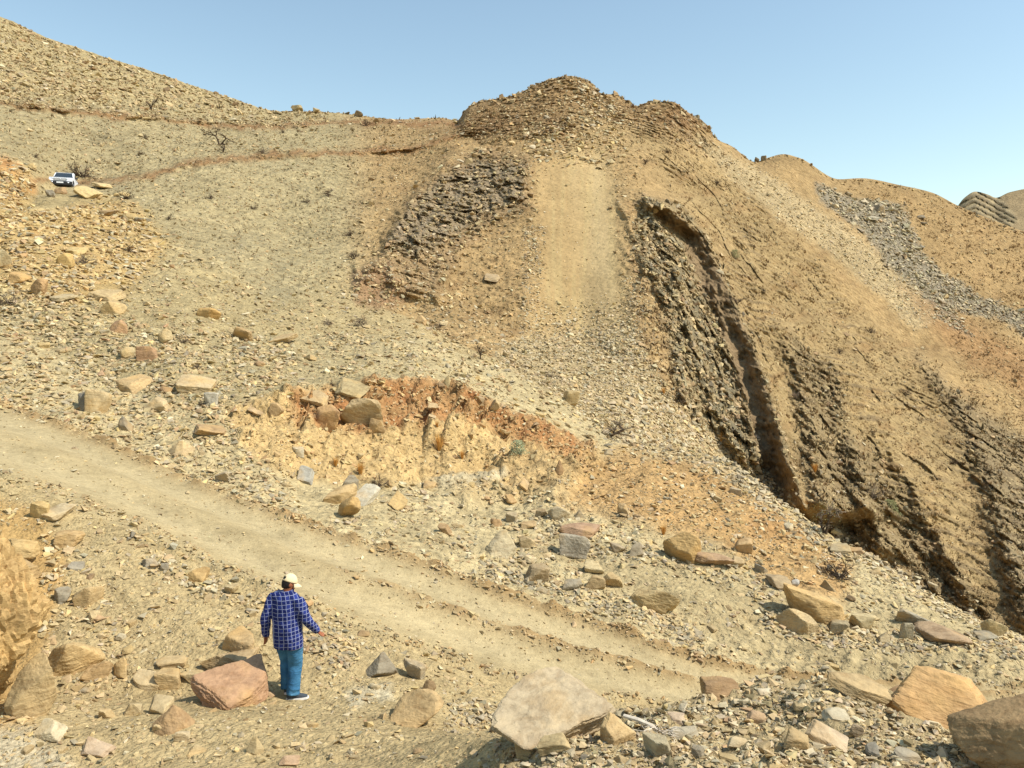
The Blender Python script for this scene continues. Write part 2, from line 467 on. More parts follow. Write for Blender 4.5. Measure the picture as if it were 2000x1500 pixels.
push += rib([(1385,540),(1405,610),(1440,720),(1462,800),(1480,900)], 2.4, 26, 16, 8)
push += rib([(1200,385),(1228,430),(1240,480)], 1.0, 20, 8, 8)
push += rib([(1422,455),(1462,488),(1482,545),(1478,580)], 1.8, 60, 12, 8)
push += rib([(1520,620),(1545,690),(1575,770),(1592,850),(1602,930),(1625,1020)], 3.6, 90, 26, 9)
push += rib([(1630,700),(1650,790),(1668,870),(1690,960),(1730,1090)], 2.8, 70, 24, 12)
push += rib([(1700,820),(1740,870),(1775,930),(1810,1000),(1850,1080),(1900,1180)], 2.4, 70, 22, 14)
push += rib([(1795,690),(1860,770),(1905,840),(1940,930),(1962,1030),(1990,1120),(2020,1230)], 3.8, 70, 34, 12)
push += rib([(900,290),(850,345),(800,400),(768,460),(752,500),(700,560),(690,600)][::1], 4.0, 150, 18, 10)
push += rib([(1010,335),(945,360),(880,400),(830,440),(790,490)], 1.6, 30, 10, 12)
push += rib([(870,500),(850,560),(856,600)], 1.2, 30, 10, 8)
push += rib([(690,505),(700,540),(694,595)], 1.6, 26, 9, 9)
push += rib([(764,505),(768,545),(758,600)], 1.6, 24, 8, 8)
push += rib([(800,520),(806,550),(800,596)], 1.2, 24, 8, 8)
push += rib([(903,205),(905,235),(912,262)], 2.0, 60, 10, 6, 20)
push -= 0.9 * chute
# step under the crag and the cut under the summit cap
def step_line(pts, A, up, down, jag=5, lo=-1e9, hi=1e9, b0=10):
    xs = [p[0] for p in pts]; ys = [p[1] for p in pts]
    box = (BX > xs[0] - 10) & (BX < xs[-1] + 10) & (BY > min(ys) - 5 * up) & (BY < max(ys) + 4 * down + 20) & (B2 >= b0) & (B2 <= 14)
    def fn(bx, by):
        d = by - np.interp(bx, xs, ys) + jag * fbm(bx / 30, by / 30, 2.2 + len(pts), 3)
        e = sstep(xs[0] - 10, xs[0] + 25, bx) * (1 - sstep(xs[-1] - 25, xs[-1] + 10, bx))
        e = e * np.clip(0.55 + 0.9 * noise(bx / 55, by / 200, 4.4), 0.1, 1.2)
        return A * e * np.where(d < 0, np.exp(np.minimum(d, 0) / up), np.exp(-(d / down) ** 2))
    return on(box, fn, BX, BY)
push += step_line([(690,515),(740,500),(800,515),(860,535),(900,560)], 1.2, 50, 30, 14)
push += step_line([(800,300),(880,285),(940,280),(1010,262),(1060,255)], 1.8, 40, 8)
push += step_line([(905,240),(960,232),(1040,228),(1090,235)], 0.8, 30, 6)
# cut face of the old track, and of the upper track (earth shoulder above, track below)
push += step_line([(-60,198),(0,198),(120,214),(250,224),(400,238),(540,244),(640,240)], 2.6, 26, 5, 6)
push += step_line([(215,355),(300,336),(450,308),(560,300),(640,298),(800,290),(900,262)], 2.2, 24, 6, 7)
# relief of the rock
u = X * 0.92 + Z * 0.40; v = -X * 0.40 + Z * 0.92
rockm = np.clip(cliff + 0.6 * cliff2 + 0.65 * cliff3 + crag_core + 0.55 * crag, 0, 1)
R1 = [(1262,385),(1310,410),(1375,462),(1412,540),(1446,620),(1480,700),(1508,790),(1532,880),(1580,1010)]
rdx = BX - np.interp(BY, [p[1] for p in R1], [p[0] for p in R1])
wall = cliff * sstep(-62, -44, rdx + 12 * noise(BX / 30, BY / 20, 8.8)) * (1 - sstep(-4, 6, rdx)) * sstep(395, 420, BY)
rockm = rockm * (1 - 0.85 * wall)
rsel = np.maximum(rockm, summit)
def f_pillar(uu, vv, yy):
    # steep fins, each dropping off sharply on its left side
    q = uu / 2.3 + 1.1 * noise(uu / 5.0, vv / 7.0, yy / 9) + 0.35 * noise(uu / 1.2, vv / 2.2, yy / 4)
    f1 = 1 - (q - np.floor(q))
    q2 = uu / 0.8 + 0.9 * noise(uu / 1.6, vv / 3.0, yy / 5)
    f2 = 1 - (q2 - np.floor(q2))
    am = 0.45 + 0.9 * noise(uu / 2.4 + 5, vv / 2.6, yy / 4)
    return 1.1 * f1 * np.clip(am + 0.4, 0.1, 1.5) + 0.4 * f2 - 0.5
pillar = on(rsel, f_pillar, u, v, Y)
blocky = on(rsel, lambda x, y, z: fbm(x / 1.1, y / 2.6, z / 0.8, 3, 0.6, True), X, Y, Z)
blocky = 0.45 * blocky + 0.55 * np.round(blocky * 2.6 + 0.3 * pillar) / 2.6
rug = on(rockm, lambda x, y, z: fbm(x / 1.0, y / 2.0, z / 0.9, 3, 0.62, True), X, Y, Z)
joint = on(rockm, lambda uu, vv, y: np.floor(vv / 1.1 + 1.4 * noise(uu / 1.7, vv / 2.0, y / 3)), u, v, Y)
jn = on(rockm, lambda uu, j, y: noise(uu / 1.3, j * 7.31, y / 4), u, joint, Y)
push += rockm * (0.85 * pillar + 0.55 * blocky + 0.32 * rug + 0.85 * jn)
fm = np.maximum(np.maximum(flank, summit), crag)
bed = on(fm, lambda x, y, z: (z * 0.93 + x * 0.24 + 1.8 * fbm(x / 9, y / 12, z / 9, 3)) / 0.75, X, Y, Z)
saw = bed - np.floor(bed)
saw = np.where(saw < 0.72, saw / 0.72, (1 - saw) / 0.28)
patch = on(fm, lambda x, y, z: sstep(-0.12, 0.35, fbm(x / 7, y / 14, z / 5, 3)), X, Y, Z)
def f_gul(uu, vv, yy):
    q = uu / 3.2 + 1.3 * noise(uu / 6.0, vv / 8.0, yy / 9) + 0.3 * noise(uu / 1.2, vv / 2.0, yy / 4)
    f1 = 1 - (q - np.floor(q))
    return f1 * np.clip(0.2 + 1.2 * noise(uu / 4 + 3, vv / 6, yy / 8), 0, 1.2) + 0.35 * fbm(uu / 1.3, vv / 3.5, yy / 5, 3, 0.6, True)
gul = on(flank, f_gul, u, v, Y)
ftx = on(flank, lambda x, y, z: fbm(x / 0.9, y / 1.2, z / 0.5, 3, 0.6, True), X, Y, Z)
push += flank * (0.8 * saw * (0.1 + patch) + 0.7 * gul + 0.30 * ftx) * (1 - chute) * (1 - 0.8 * np.maximum(pale_scree, grey_scree))
push += summit * (0.45 * saw * patch + 0.75 * blocky + 1.1 * on(summit, lambda x, y, z: fbm(x / 3, y / 3, z / 3, 3), X, Y, Z))
push += crag * 0.4 * saw
mr = mountain * (1 - chute) * (1 - fan) * (1 - 0.6 * np.maximum(pale_scree, grey_scree))
push += mr * on(mr, lambda x, y, z: 0.8 * fbm(x / 6, y / 8, z / 6, 3), X, Y, Z)
push += mr * (1 + rockm) * on(mr, lambda x, y, z: 0.34 * fbm(x / 1.1, y / 1.5, z / 0.8, 3, 0.6, True), X, Y, Z)
push += chute * on(chute, lambda x, y, z: 0.10 * fbm(x / 1.2, y / 8, z / 8, 3), X, Y, Z)
lowbank0 = PM([(840,945),(960,915),(1040,900),(1110,905),(1150,930),(1090,990),(1010,985),(920,985)], 14) * (B2 >= 6) * (B2 <= 9)
# bank: undercut lip, rills and lumps
push_n = np.zeros_like(BX)              # metres along the normal
push_n += bank * on(bank, lambda x, y, z: 0.34 * fbm(x / 1.3, y / 2.6, z / 2.6, 4, 0.55) + 0.12 * fbm(x / 0.4, y / 0.4, z / 0.4, 3), X, Y, Z)
rim = sstep(0.15, 0.6, T2) * (B2 == 7) + (B2 == 8) * (1 - sstep(0.0, 0.25, T2))
def f_rill(x, y, z):
    q = x / 0.95 + 0.9 * noise(x / 1.5, y / 3, z / 2.5) + 0.25 * noise(x / 0.3, y / 0.6, z / 0.5)
    return (1 - (q - np.floor(q))) * np.clip(0.5 + 0.8 * noise(x / 1.6 + 4, y / 3, z / 2), 0.05, 1.2)
bk = np.maximum(bank, lowbank0)
push_n += bk * np.clip(rim + 0.25, 0, 1) * 0.42 * on(bk, f_rill, X, Y, Z)
push_n -= bank * 0.45 * (B2 == 7) * np.exp(-((T2 - 0.72) / 0.16) ** 2)
push_n += bank * 0.30 * rim * on(bank, lambda x, y, z: fbm(x / 0.7, y / 0.9, z / 0.5, 3, 0.6, True), X, Y, Z)
push_n += bank_red * on(bank_red, lambda x, y, z: 0.16 * fbm(x / 0.6, y / 1.4, z / 0.7, 3, 0.6, True), X, Y, Z)
lowbank = PM([(840,945),(960,915),(1040,900),(1110,905),(1150,930),(1090,990),(1010,985),(920,985)], 14) * (B2 >= 6) * (B2 <= 9)
push_n += lowbank * on(lowbank, lambda x, y, z: 0.30 + 0.22 * fbm(x / 0.8, y / 1.5, z / 1.2, 3, 0.5), X, Y, Z)
# general relief by distance
nearw = (B2 <= 5).astype(float); midw = ((B2 >= 6) & (B2 <= 9)).astype(float); farw = (B2 >= 10).astype(float)
notroad = 1 - road_l * sstep(0.0, 0.12, T2) * (1 - sstep(0.88, 1.0, T2))
nm_ = nearw + midw
n_s = on(nm_, lambda x, y, z: fbm(x / 0.45, y / 0.45, z / 0.45, 3, 0.55), X, Y, Z); n_m = on(nm_, lambda x, y, z: fbm(x / 2.2, y / 2.2, z / 2.2, 3), X, Y, Z)
push_n += nearw * (0.06 * n_s + 0.16 * n_m) * (0.25 + 0.75 * notroad)
push_n += midw * (0.10 * n_s + 0.22 * n_m)
fw_ = farw * (1 - mountain)
push_n += fw_ * on(fw_, lambda x, y, z: 0.35 * fbm(x / 5, y / 5, z / 5, 3) + 0.16 * fbm(x / 1.0, y / 1.0, z / 1.0, 3), X, Y, Z)
mound = ((B2 >= 1) & (B2 <= 3)) * sstep(930, 1040, BX)
push_n += mound * (0.10 * n_s + 0.05 * on(mound, lambda x, y, z: fbm(x / 0.12, y / 0.12, z / 0.12, 3), X, Y, Z))
# wheel ruts and graded windrows of the road
rn = on(road_l, lambda x, y: 0.035 * noise(x / 3, y / 3, 2.0), X, Y)
def rut(c, w): return np.exp(-((T2 - c + rn) / w) ** 2)
push_n += road_l * (-0.07 * rut(0.28, 0.10) - 0.09 * rut(0.70, 0.10) + 0.06 * rut(0.48, 0.07) + 0.24 * rut(0.94, 0.05) * (0.6 + 0.8 * n_s) + 0.16 * rut(0.05, 0.05) * (0.6 + 0.8 * n_s) + 0.12 * rut(0.49, 0.04) * (0.5 + n_s) * sstep(500, 900, BX))
push_n += road_l * on(road_l, lambda x, y: 0.012 * fbm(x / 0.5 + y / 1.1, y / 4, 0.0, 3), X, Y)
# cleat marks of a tracked machine on the flat
cl = ((B2 >= 6) & (B2 <= 7)) * poly_mask(BX, BY, [(1480,1262),(1960,1290),(2010,1330),(1560,1325)], 10)
push_n += cl * (0.022 + 0.03 * n_s) * np.sin(BX / 38 * 2 * math.pi + 1.2 * n_m + BY / 24)
# level pad where the man walks, and the parking spot of the pickup
pad = np.exp(-((BX - 565) / 60) ** 2 - ((BY - 1362) / 26) ** 2)
push_n *= 1 - 0.8 * pad
pad2 = np.exp(-((BX - 120) / 40) ** 2 - ((BY - 366) / 12) ** 2) * (B2 >= 11)
push_n *= 1 - 0.9 * pad2; push *= 1 - 0.9 * pad2

push *= np.where(B2 == 10, sstep(0.0, 0.7, T2), 1.0) * (B2 >= 10)
edge_soft = np.ones(NR); edge_soft[first_back - 1:first_back + 2] = 0.9
view = G / (np.linalg.norm(G, axis=-1, keepdims=True) + 1e-9)
V = G - view * (push * edge_soft[:, None])[..., None] + NRM * (push_n * edge_soft[:, None])[..., None]
VX, VY = project(V)

# --- colours of soils and rocks (albedo)
K = 0.70
C = lambda r, g, b: lin(r, g, b) * K
def lay(cur, m, c):
    return cur * (1 - m[..., None]) + np.asarray(c)[None, None, :] * m[..., None]
cvar = fbm(BX / 150, BY / 90, 1.0, 4)
cvar2 = fbm(BX / 45, BY / 30, 6.0, 4)
cl_ = np.ones((NR, NC, 3)) * C(214, 182, 124)
cl_ = lay(cl_, ((B2 >= 6) & (B2 <= 8)) * 0.8, C(224, 196, 140))
cl_ = lay(cl_, sstep(0.0, 0.5, cvar2) * 0.5, C(190, 160, 108))
cl_ = lay(cl_, (B2 >= 8) * 0.7 * sstep(900, 600, BX), C(196, 170, 116))
cl_ = lay(cl_, bowl * 0.85, C(194, 170, 120))
cl_ = lay(cl_, bowl * sstep(0.05, 0.5, cvar) * 0.7, C(172, 153, 112))
cl_ = lay(cl_, mountain * 0.9, C(196, 156, 98))
cl_ = lay(cl_, mountain * sstep(0.0, 0.5, cvar2) * 0.45, C(170, 128, 78))
cl_ = lay(cl_, flank * 0.85, C(190, 156, 100))
cl_ = lay(cl_, flank * sstep(0.0, 0.45, cvar2) * 0.5, C(172, 128, 74))
cl_ = lay(cl_, summit * 0.7, C(176, 136, 84))
cl_ = lay(cl_, summit * sstep(0.0, 0.4, cvar) * 0.6, C(150, 108, 66))
cl_ = lay(cl_, PM([(1130,220),(1400,270),(1450,330),(1330,330),(1240,290),(1130,290)], 20) * 0.6, C(200, 164, 106))
cl_ = lay(cl_, crag * 0.6, C(168, 134, 92))
cl_ = lay(cl_, crag_core * 0.75, C(166, 144, 112))
rk = sstep(-0.5, 0.5, pillar + 0.5 * blocky)
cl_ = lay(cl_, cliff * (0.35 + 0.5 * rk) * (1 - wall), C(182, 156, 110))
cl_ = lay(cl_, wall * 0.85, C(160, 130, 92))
cl_ = lay(cl_, cliff * sstep(-0.1, 0.4, jn + 0.6 * cvar2) * 0.75 * (1 - wall), C(136, 124, 96))
cl_ = lay(cl_, cliff2 * (0.2 + 0.5 * rk), C(164, 138, 96))
cl_ = lay(cl_, cliff3 * (0.25 + 0.5 * rk), C(160, 136, 98))
cl_ = lay(cl_, flank * (saw > 0.72) * patch * 0.55, C(120, 98, 70))
cl_ = lay(cl_, pale_scree * 0.75, C(214, 184, 132))
cl_ = lay(cl_, grey_scree * 0.8, C(160, 148, 126))
cl_ = lay(cl_, PM([(1760,560),(1850,600),(2000,690),(2100,760),(2100,820),(1980,760),(1850,680)], 20) * 0.6 * (B2 >= 10), C(184, 132, 78))
cl_ = lay(cl_, PM([(1640,345),(1870,400),(2100,470),(2100,660),(1840,520),(1780,430)], 14) * 0.5 * (B2 >= 10), C(190, 150, 92))
cl_ = lay(cl_, chute, C(204, 165, 105))
cl_ = lay(cl_, chute * poly_mask(BX + 40 * noise(BX / 30, BY / 300, 0.5), BY, [(1120,300),(1190,290),(1235,650),(1150,660)], 40) * 0.7, C(212, 180, 124))
cl_ = lay(cl_, chute * 0.5 * sstep(0.0, 0.5, noise(BX / 10, BY / 160, 3.3)), C(216, 182, 118))
cl_ = lay(cl_, fan * 0.8, C(200, 172, 122))
cl_ = lay(cl_, PM([(690,530),(760,515),(800,590),(740,600),(690,590)], 8) * 0.7 * (B2 >= 9), C(176, 132, 90))
red = C(168, 118, 68)
for band_pts, wd, am in (([(-60,198),(0,200),(120,216),(250,226),(400,240),(540,246),(640,241)], 6, 0.85),
                         ([(215,355),(300,338),(450,311),(560,303),(640,300),(800,292),(900,264)], 7, 0.8)):
    d = wy - np.interp(wx, [p[0] for p in band_pts], [p[1] for p in band_pts])
    cl_ = lay(cl_, np.exp(-(d / wd) ** 2) * am * (B2 >= 10) * sstep(-0.5, 0.3, cvar2 + 0.2) * (BX < 920), red)
cl_ = lay(cl_, PM([(-60,300),(20,310),(66,350),(70,380),(-60,400)], 10) * 0.85 * (B2 >= 11), C(222, 150, 74))
cl_ = lay(cl_, yellow_rub * 0.75, C(218, 174, 100))
cl_ = lay(cl_, yellow_rub * 0.5 * sstep(0.1, 0.5, cvar2), C(206, 146, 72))
cl_ = lay(cl_, bank * 0.9, C(232, 188, 118))
cl_ = lay(cl_, bank_red * (0.55 + 0.35 * sstep(-0.2, 0.4, cvar2)), C(192, 122, 62))
cl_ = lay(cl_, orange * 0.85, C(216, 164, 94))
cl_ = lay(cl_, orange * 0.5 * sstep(0.0, 0.5, cvar), C(206, 146, 78))
cl_ = lay(cl_, lowbank * 0.6, C(214, 174, 112))
cl_ = lay(cl_, PM([(840,940),(930,925),(990,935),(960,955),(860,960)], 8) * 0.8, C(226, 202, 156))
flat = PM([(1080,1085),(1350,1110),(1560,1180),(1640,1260),(2100,1300),(2100,1340),(1560,1330),(1440,1260),(1300,1200),(1160,1130)], 22) * (B2 >= 5) * (B2 <= 8)
cl_ = lay(cl_, flat * 0.7, C(196, 168, 116))
edge_w = road_l * (rut(0.94, 0.07) + 0.85 * rut(0.49, 0.05) * sstep(500, 900, BX))
cl_ = lay(cl_, road_l * 0.9, C(200, 172, 120))
cl_ = lay(cl_, road_l * np.clip(rut(0.70, 0.12) + rut(0.28, 0.11), 0, 1) * 0.6, C(210, 184, 134))
cl_ = lay(cl_, np.clip(edge_w, 0, 1) * 0.85 * sstep(-0.5, 0.2, n_s), C(176, 134, 78))
cl_ = lay(cl_, PM([(-60,960),(80,1000),(140,1100),(90,1250),(60,1420),(-60,1440)], 18) * (B2 <= 4) * 0.8, C(216, 166, 90))
cl_ = lay(cl_, PM([(-60,1420),(60,1430),(170,1500),(170,1700),(-60,1700)], 20) * (B2 <= 4) * 0.7, C(226, 204, 164))
cl_ = lay(cl_, PM([(670,1350),(760,1340),(770,1370),(690,1385)], 10) * (B2 <= 5) * 0.6, C(232, 214, 176))
cl_ = lay(cl_, mound * 0.75, C(196, 168, 118))
lum = (cl_ * np.array([0.3, 0.55, 0.15])).sum(-1, keepdims=True)
ALPHA = 1 - 0.6 * chute - 0.35 * road_l
COLS = np.concatenate([np.clip((lum + (cl_ - lum) * 0.90) * np.array([0.93, 0.97, 0.97]), 0.01, 0.85), ALPHA[..., None]], -1)

# --- visible part of the surface (nothing nearer in the same column hides it)
vis_min = np.minimum.accumulate(VY, axis=0)
VIS = VY <= vis_min + 1.0
VIS &= (VX > -40) & (VX < 2040) & (VY < 1540) & (band[:, None] <= 14)

idx = np.arange(NR * NC).reshape(NR, NC)
def sheet(name, r0, r1, mat, label):
    sub = idx[r0:r1 + 1]
    f = np.stack([sub[:-1, :-1], sub[:-1, 1:], sub[1:, 1:], sub[1:, :-1]], -1).reshape(-1, 4) - sub[0, 0]
    o = mesh_obj(name, V[r0:r1 + 1].reshape(-1, 3), f, mat, None, True, COLS[r0:r1 + 1].reshape(-1, 4))
    return tag(o, label, None, None, 'structure')
def row_of(k): return int(np.argmax(band == k))
sheet('ground', 0, row_of(5), M['near'], 'stony tan ground in the foreground around the walking man')
sheet('dirt_road', row_of(5), row_of(6), M['road'], 'dusty graded dirt road running down from left to right')
sheet('hillside', row_of(6), row_of(10), M['slope'], 'rubble covered hillside and bench beyond the dirt road')
sheet('mountain', row_of(10), NR - 1, M['far'], 'bare rocky mountain slopes with scree chute behind the road')

# distant banded hill at the right
hx = np.arange(1780, 2420, 3.0)
top = pchip(hx, [1780,1860,1885,1905,1930,1945,1970,2000,2100,2420], [470,415,385,374,380,386,376,369,350,330])
HR = 110
hp = []
for i in range(HR + 12):
    t = i / HR
    if t <= 1: hp.append(point(hx, 640 + (top - 640) * t, 250 + 110 * t))
    else: hp.append(point(hx, top + 60 * (t - 1) / 0.17, 360 + 80 * (t - 1) / 0.17))
hp = np.array(hp)
HX, HY = project(hp)
bedh = (HY - 372 - 0.55 * (HX - 1905) * (HX > 1905) - 0.5 * (1905 - HX) * (HX < 1905)) / 11.0
beds = bedh - np.floor(bedh)
bm = poly_mask(HX, HY, [(1860,412),(1885,380),(1905,362),(1950,378),(1990,430),(1960,455),(1900,430)], 6)
hv = hp - (hp / np.linalg.norm(hp, axis=-1, keepdims=True)) * (bm * 2.2 * beds + 1.6 * fbm(hp[..., 0] / 9, hp[..., 1] / 9, hp[..., 2] / 9, 4))[..., None]
hc = np.ones(hp.shape) * C(176, 152, 112)
hc = lay(hc, bm * (beds > 0.5) * 0.7, C(134, 122, 96))
hc = lay(hc, bm * (beds <= 0.5) * 0.6, C(196, 176, 134))
hc = lay(hc, sstep(0, 0.5, fbm(HX / 20, HY / 16, 2.0, 3)) * 0.5, C(146, 126, 94))
ih = np.arange(hp.shape[0] * hp.shape[1]).reshape(hp.shape[:2])
fh = np.stack([ih[:-1, :-1], ih[:-1, 1:], ih[1:, 1:], ih[1:, :-1]], -1).reshape(-1, 4)
tag(mesh_obj('distant_hill', hv.reshape(-1, 3), fh, M['far'], None, True, hc.reshape(-1, 3)), 'distant bare hill with banded rock layers at far right', None, None, 'structure')
# valley floor out to the horizon, below everything
vg = mesh_obj('valley_ground', [(-4000,-4000,-60),(4000,-4000,-60),(4000,4000,-60),(-4000,4000,-60)], [(0,1,2,3)], M['far'], None, False, np.ones((4, 3)) * C(190, 160, 110))
tag(vg, 'valley floor reaching to the horizon', None, None, 'structure')

# lookup of a visible surface spot from a photograph pixel
vis_i = np.argwhere(VIS & (VX > -60) & (VX < 2060))
vis_px = np.stack([VX[VIS & (VX > -60) & (VX < 2060)], VY[VIS & (VX > -60) & (VX < 2060)]], -1)
def spot(px, py, maxd=None):
    d = (vis_px[:, 0] - px) ** 2 + ((vis_px[:, 1] - py)) ** 2
    r, c = vis_i[int(np.argmin(d))]
    r0, r1, c0, c1 = max(r - 2, 0), min(r + 2, NR - 1), max(c - 2, 0), min(c + 2, NC - 1)
    n = np.cross(V[r, c1] - V[r, c0], V[r1, c] - V[r0, c]); n /= np.linalg.norm(n) + 1e-9
    # exact pixel on the tangent plane's distance
    return Vector(point(px, py, V[r, c, 1])), Vector(n)

# ------------------------------------------------------------------ rocks
def ico(sub):
    bm = bmesh.new(); bmesh.ops.create_icosphere(bm, subdivisions=sub, radius=1.0)
    v = np.array([x.co[:] for x in bm.verts]); f = np.array([[q.index for q in p.verts] for p in bm.faces]); bm.free()
    return v, f
ICO = {k: ico(k) for k in (2, 3, 4, 5, 6)}

def rock_shape(seed, sub, kind='b', dims=(1, 1, 1), rough=1.0):
    """angular stone inside a box of half sizes dims"""
    r = np.random.default_rng(seed)
    d, f = ICO[sub]
    nrm, hh = [], []
    if kind in 'bs':
        for ax in range(3):
            for sg in (-1, 1):
                n = r.normal(size=3) * (0.30 if kind == 'b' else 0.17); n[ax] += sg
                nrm.append(n / np.linalg.norm(n)); hh.append(r.uniform(0.50, 0.86) if kind == 'b' else r.uniform(0.58, 0.84))
        k = 8
    elif kind == 'w':
        for i in range(5):
            a = i / 5 * 6.283 + r.uniform(-0.5, 0.5)
            n = np.array([math.cos(a), math.sin(a), r.uniform(0.3, 1.1)]); nrm.append(n / np.linalg.norm(n)); hh.append(r.uniform(0.42, 0.72))
        nrm.append(np.array([0, 0, -1.0])); hh.append(0.6)
        k = 6
    else:
        k = 15
    for i in range(k):
        n = r.normal(size=3); nrm.append(n / np.linalg.norm(n))
        hh.append(r.uniform(0.68, 1.02) if kind in 'bs' else (r.uniform(0.66, 1.0) if kind == 'r' else r.uniform(0.62, 1.0)))
    nrm, hh = np.array(nrm), np.array(hh)
    dn = d @ nrm.T
    q = np.where(dn > 0.05, hh[None] / np.maximum(dn, 0.05), 9.0)
    if kind == 'r':
        rad = (q ** -14.0).sum(1) ** (-1 / 14.0)
    else:
        rad = (q ** -26.0).sum(1) ** (-1 / 26.0)
    rad = np.minimum(rad, 1.35)
    p = d * rad[:, None]
    o = r.uniform(0, 50, 3)
    p = p @ (np.eye(3) + r.uniform(-0.18, 0.18, (3, 3))).T
    nz = 0.10 * rough * fbm(p[:, 0] * 1.5 + o[0], p[:, 1] * 1.5 + o[1], p[:, 2] * 1.5 + o[2], 3)
    if sub >= 4:
        nz = nz + 0.035 * rough * fbm(p[:, 0] * 4 + o[0], p[:, 1] * 4 + o[1], p[:, 2] * 4 + o[2], 3, 0.6, True)
    if sub >= 5:   # broken steps along the bedding
        bd = p[:, 2] * 4.5 + p[:, 0] * 1.0 + 0.7 * noise(p[:, 0] * 2 + o[1], p[:, 1] * 2, p[:, 2] * 2)
        bd = bd - np.floor(bd)
        nz = nz + 0.028 * rough * np.where(bd < 0.8, bd, (1 - bd) * 4) * sstep(-0.2, 0.3, noise(p[:, 0] * 1.4 + o[2], p[:, 1] * 1.4, p[:, 2] * 1.4))
        nz = nz + 0.022 * fbm(p[:, 0] * 9 + o[2], p[:, 1] * 9, p[:, 2] * 12 + o[0], 3, 0.6, True)
    if rough > 1.4:
        bk_ = fbm(p[:, 0] * 1.8 + o[1], p[:, 1] * 1.8, p[:, 2] * 2.8, 3, 0.5)
        nz = nz + 0.30 * np.round(bk_ * 4) / 4 + 0.05 * fbm(p[:, 0] * 4 + o[1], p[:, 1] * 4, p[:, 2] * 5, 4, 0.6, True)
    p = p * (1 + nz)[:, None]
    lo, hi = p.min(0), p.max(0)
    p = (p - (lo + hi) / 2) / ((hi - lo) / 2)
    return p * np.asarray(dims)[None], f

def tone(c):
    """rock colours share the dusty tint of the soil"""
    c = c * 0.68 + C(214, 184, 130) * 0.32
    l = (c * np.array([0.3, 0.55, 0.15])).sum()
    return (l + (c - l) * 0.9) * np.array([0.95, 0.98, 0.98])
ROCKS = []          # occupied pixel boxes
seed_n = [100]
def boulder(box, rgb, kind, label, cat='boulder', group=None, tilt=(0, 0), yaw=None, depth=0.8, Yoff=0.0, rough=1.0, dims=None):
    x0, y0, x1, y1 = box
    xc, yc, w, h = (x0 + x1) / 2, (y0 + y1) / 2, x1 - x0, y1 - y0
    p, n = spot(xc, y1 - 0.10 * h)
    Yb = p.y + Yoff
    phi = math.atan2(-p.z, p.y)
    s = Yb / F / math.cos(abs(phi)) * math.cos(phi)
    wm = w * s; hm = h * s
    b = wm * depth
    c = max((hm - 0.35 * b * max(math.sin(phi), 0)) / max(math.cos(phi), 0.3), 0.28 * wm, 0.42 * hm)
    if kind == 's':
        tx = math.radians(tilt[0])
        if abs(tilt[0]) < 1: tx = math.radians(14)
        c = 0.34 * min(wm, hm * 1.3)
        b = (hm - c * math.cos(phi + tx)) / max(math.sin(phi + tx), 0.15)
        b = min(max(b, 0.5 * wm), 1.5 * wm)
        tilt = (math.degrees(tx), tilt[1])
    cp = Vector(point(xc, yc + 0.04 * h, Yb + 0.32 * b))
    if dims: wm, b, c = dims
    sd = zlib.crc32(label.encode()) % 100000; r = np.random.default_rng(sd)
    sub = 5 if w > 58 else (4 if w > 22 else 3)
    if w > 130: sub = 6
    vv, ff = rock_shape(sd, sub, kind, (wm / 2 * 1.06, b / 2 * 1.06, c / 2 * 1.15), rough)
    name = {'boulder': 'boulder', 'stone': 'stone', 'slab': 'rock_slab', 'outcrop': 'rock_outcrop'}[cat]
    o = mesh_obj(name, vv, ff, M['rock'], None, False)
    o.location = cp
    o.rotation_euler = (math.radians(tilt[0]) + r.uniform(-0.08, 0.08), math.radians(tilt[1]) + r.uniform(-0.10, 0.10), math.radians(yaw) if yaw is not None else r.uniform(-0.3, 0.3))
    cc = tone(C(*rgb)) * r.uniform(1.0, 1.12)
    o.color = (*cc, 1)
    tag(o, label, cat, group, 'thing')
    ROCKS.append((x0, y0, x1, y1))
    return o

TAN, YEL, ORA, GRY, BLU, PAL, RED, BRN, PNK = (210,178,124), (216,180,112), (206,158,94), (182,166,136), (152,142,122), (226,206,166), (190,142,98), (164,126,84), (212,184,146)
GF, GB, GK, GS, GM, GR = 'boulders beside the walking man', 'boulders on the bench beyond the road', 'boulders of the orange cut bank', 'boulders on the left rubble slope', 'stones of the near rubble mound', 'rocks on the skyline'
# ---- foreground, left
boulder((-150,1035,84,1440), (214,166,92), 'b', 'tall yellow earth and rock outcrop cut off by the left edge', 'outcrop', None, (0, 3), 8, 0.9, rough=1.5)
boulder((-40,1098,80,1156), (204,158,92), 's', 'overhanging tan ledge block high on the yellow outcrop', 'boulder', GF, (6, -8), 14, Yoff=-0.75, dims=(0.75, 0.6, 0.3))
boulder((-30,1180,40,1260), (212,166,94), 'b', 'yellow block jutting from the face of the yellow outcrop', 'boulder', GF, (0, 6), 20, Yoff=-0.9)
boulder((20,1050,74,1088), (210,172,108), 'b', 'small yellow block at the top corner of the yellow outcrop', 'boulder', GF, (0, 10), 30, Yoff=-0.3)
boulder((-20,1085,72,1140), (206,160,96), 's', 'tan block lying on top of the yellow outcrop', 'boulder', GF, Yoff=-0.3)
boulder((17,1290,110,1414), (206,170,112), 'b', 'big upright tan block leaning against the yellow outcrop', 'boulder', GF, (0, -10), -15)
boulder((104,1246,196,1324), (210,172,110), 'b', 'large tan block overhanging a dark hollow near the outcrop', 'boulder', GF, (-8, -14), 14, 0.9)
boulder((165,1290,218,1332), (196,152,92), 'b', 'brown block wedged right of the dark hollow', 'boulder', GF)
boulder((220,1286,250,1326), (212,178,122), 'b', 'small upright tan stone right of the dark hollow', 'stone', GF)
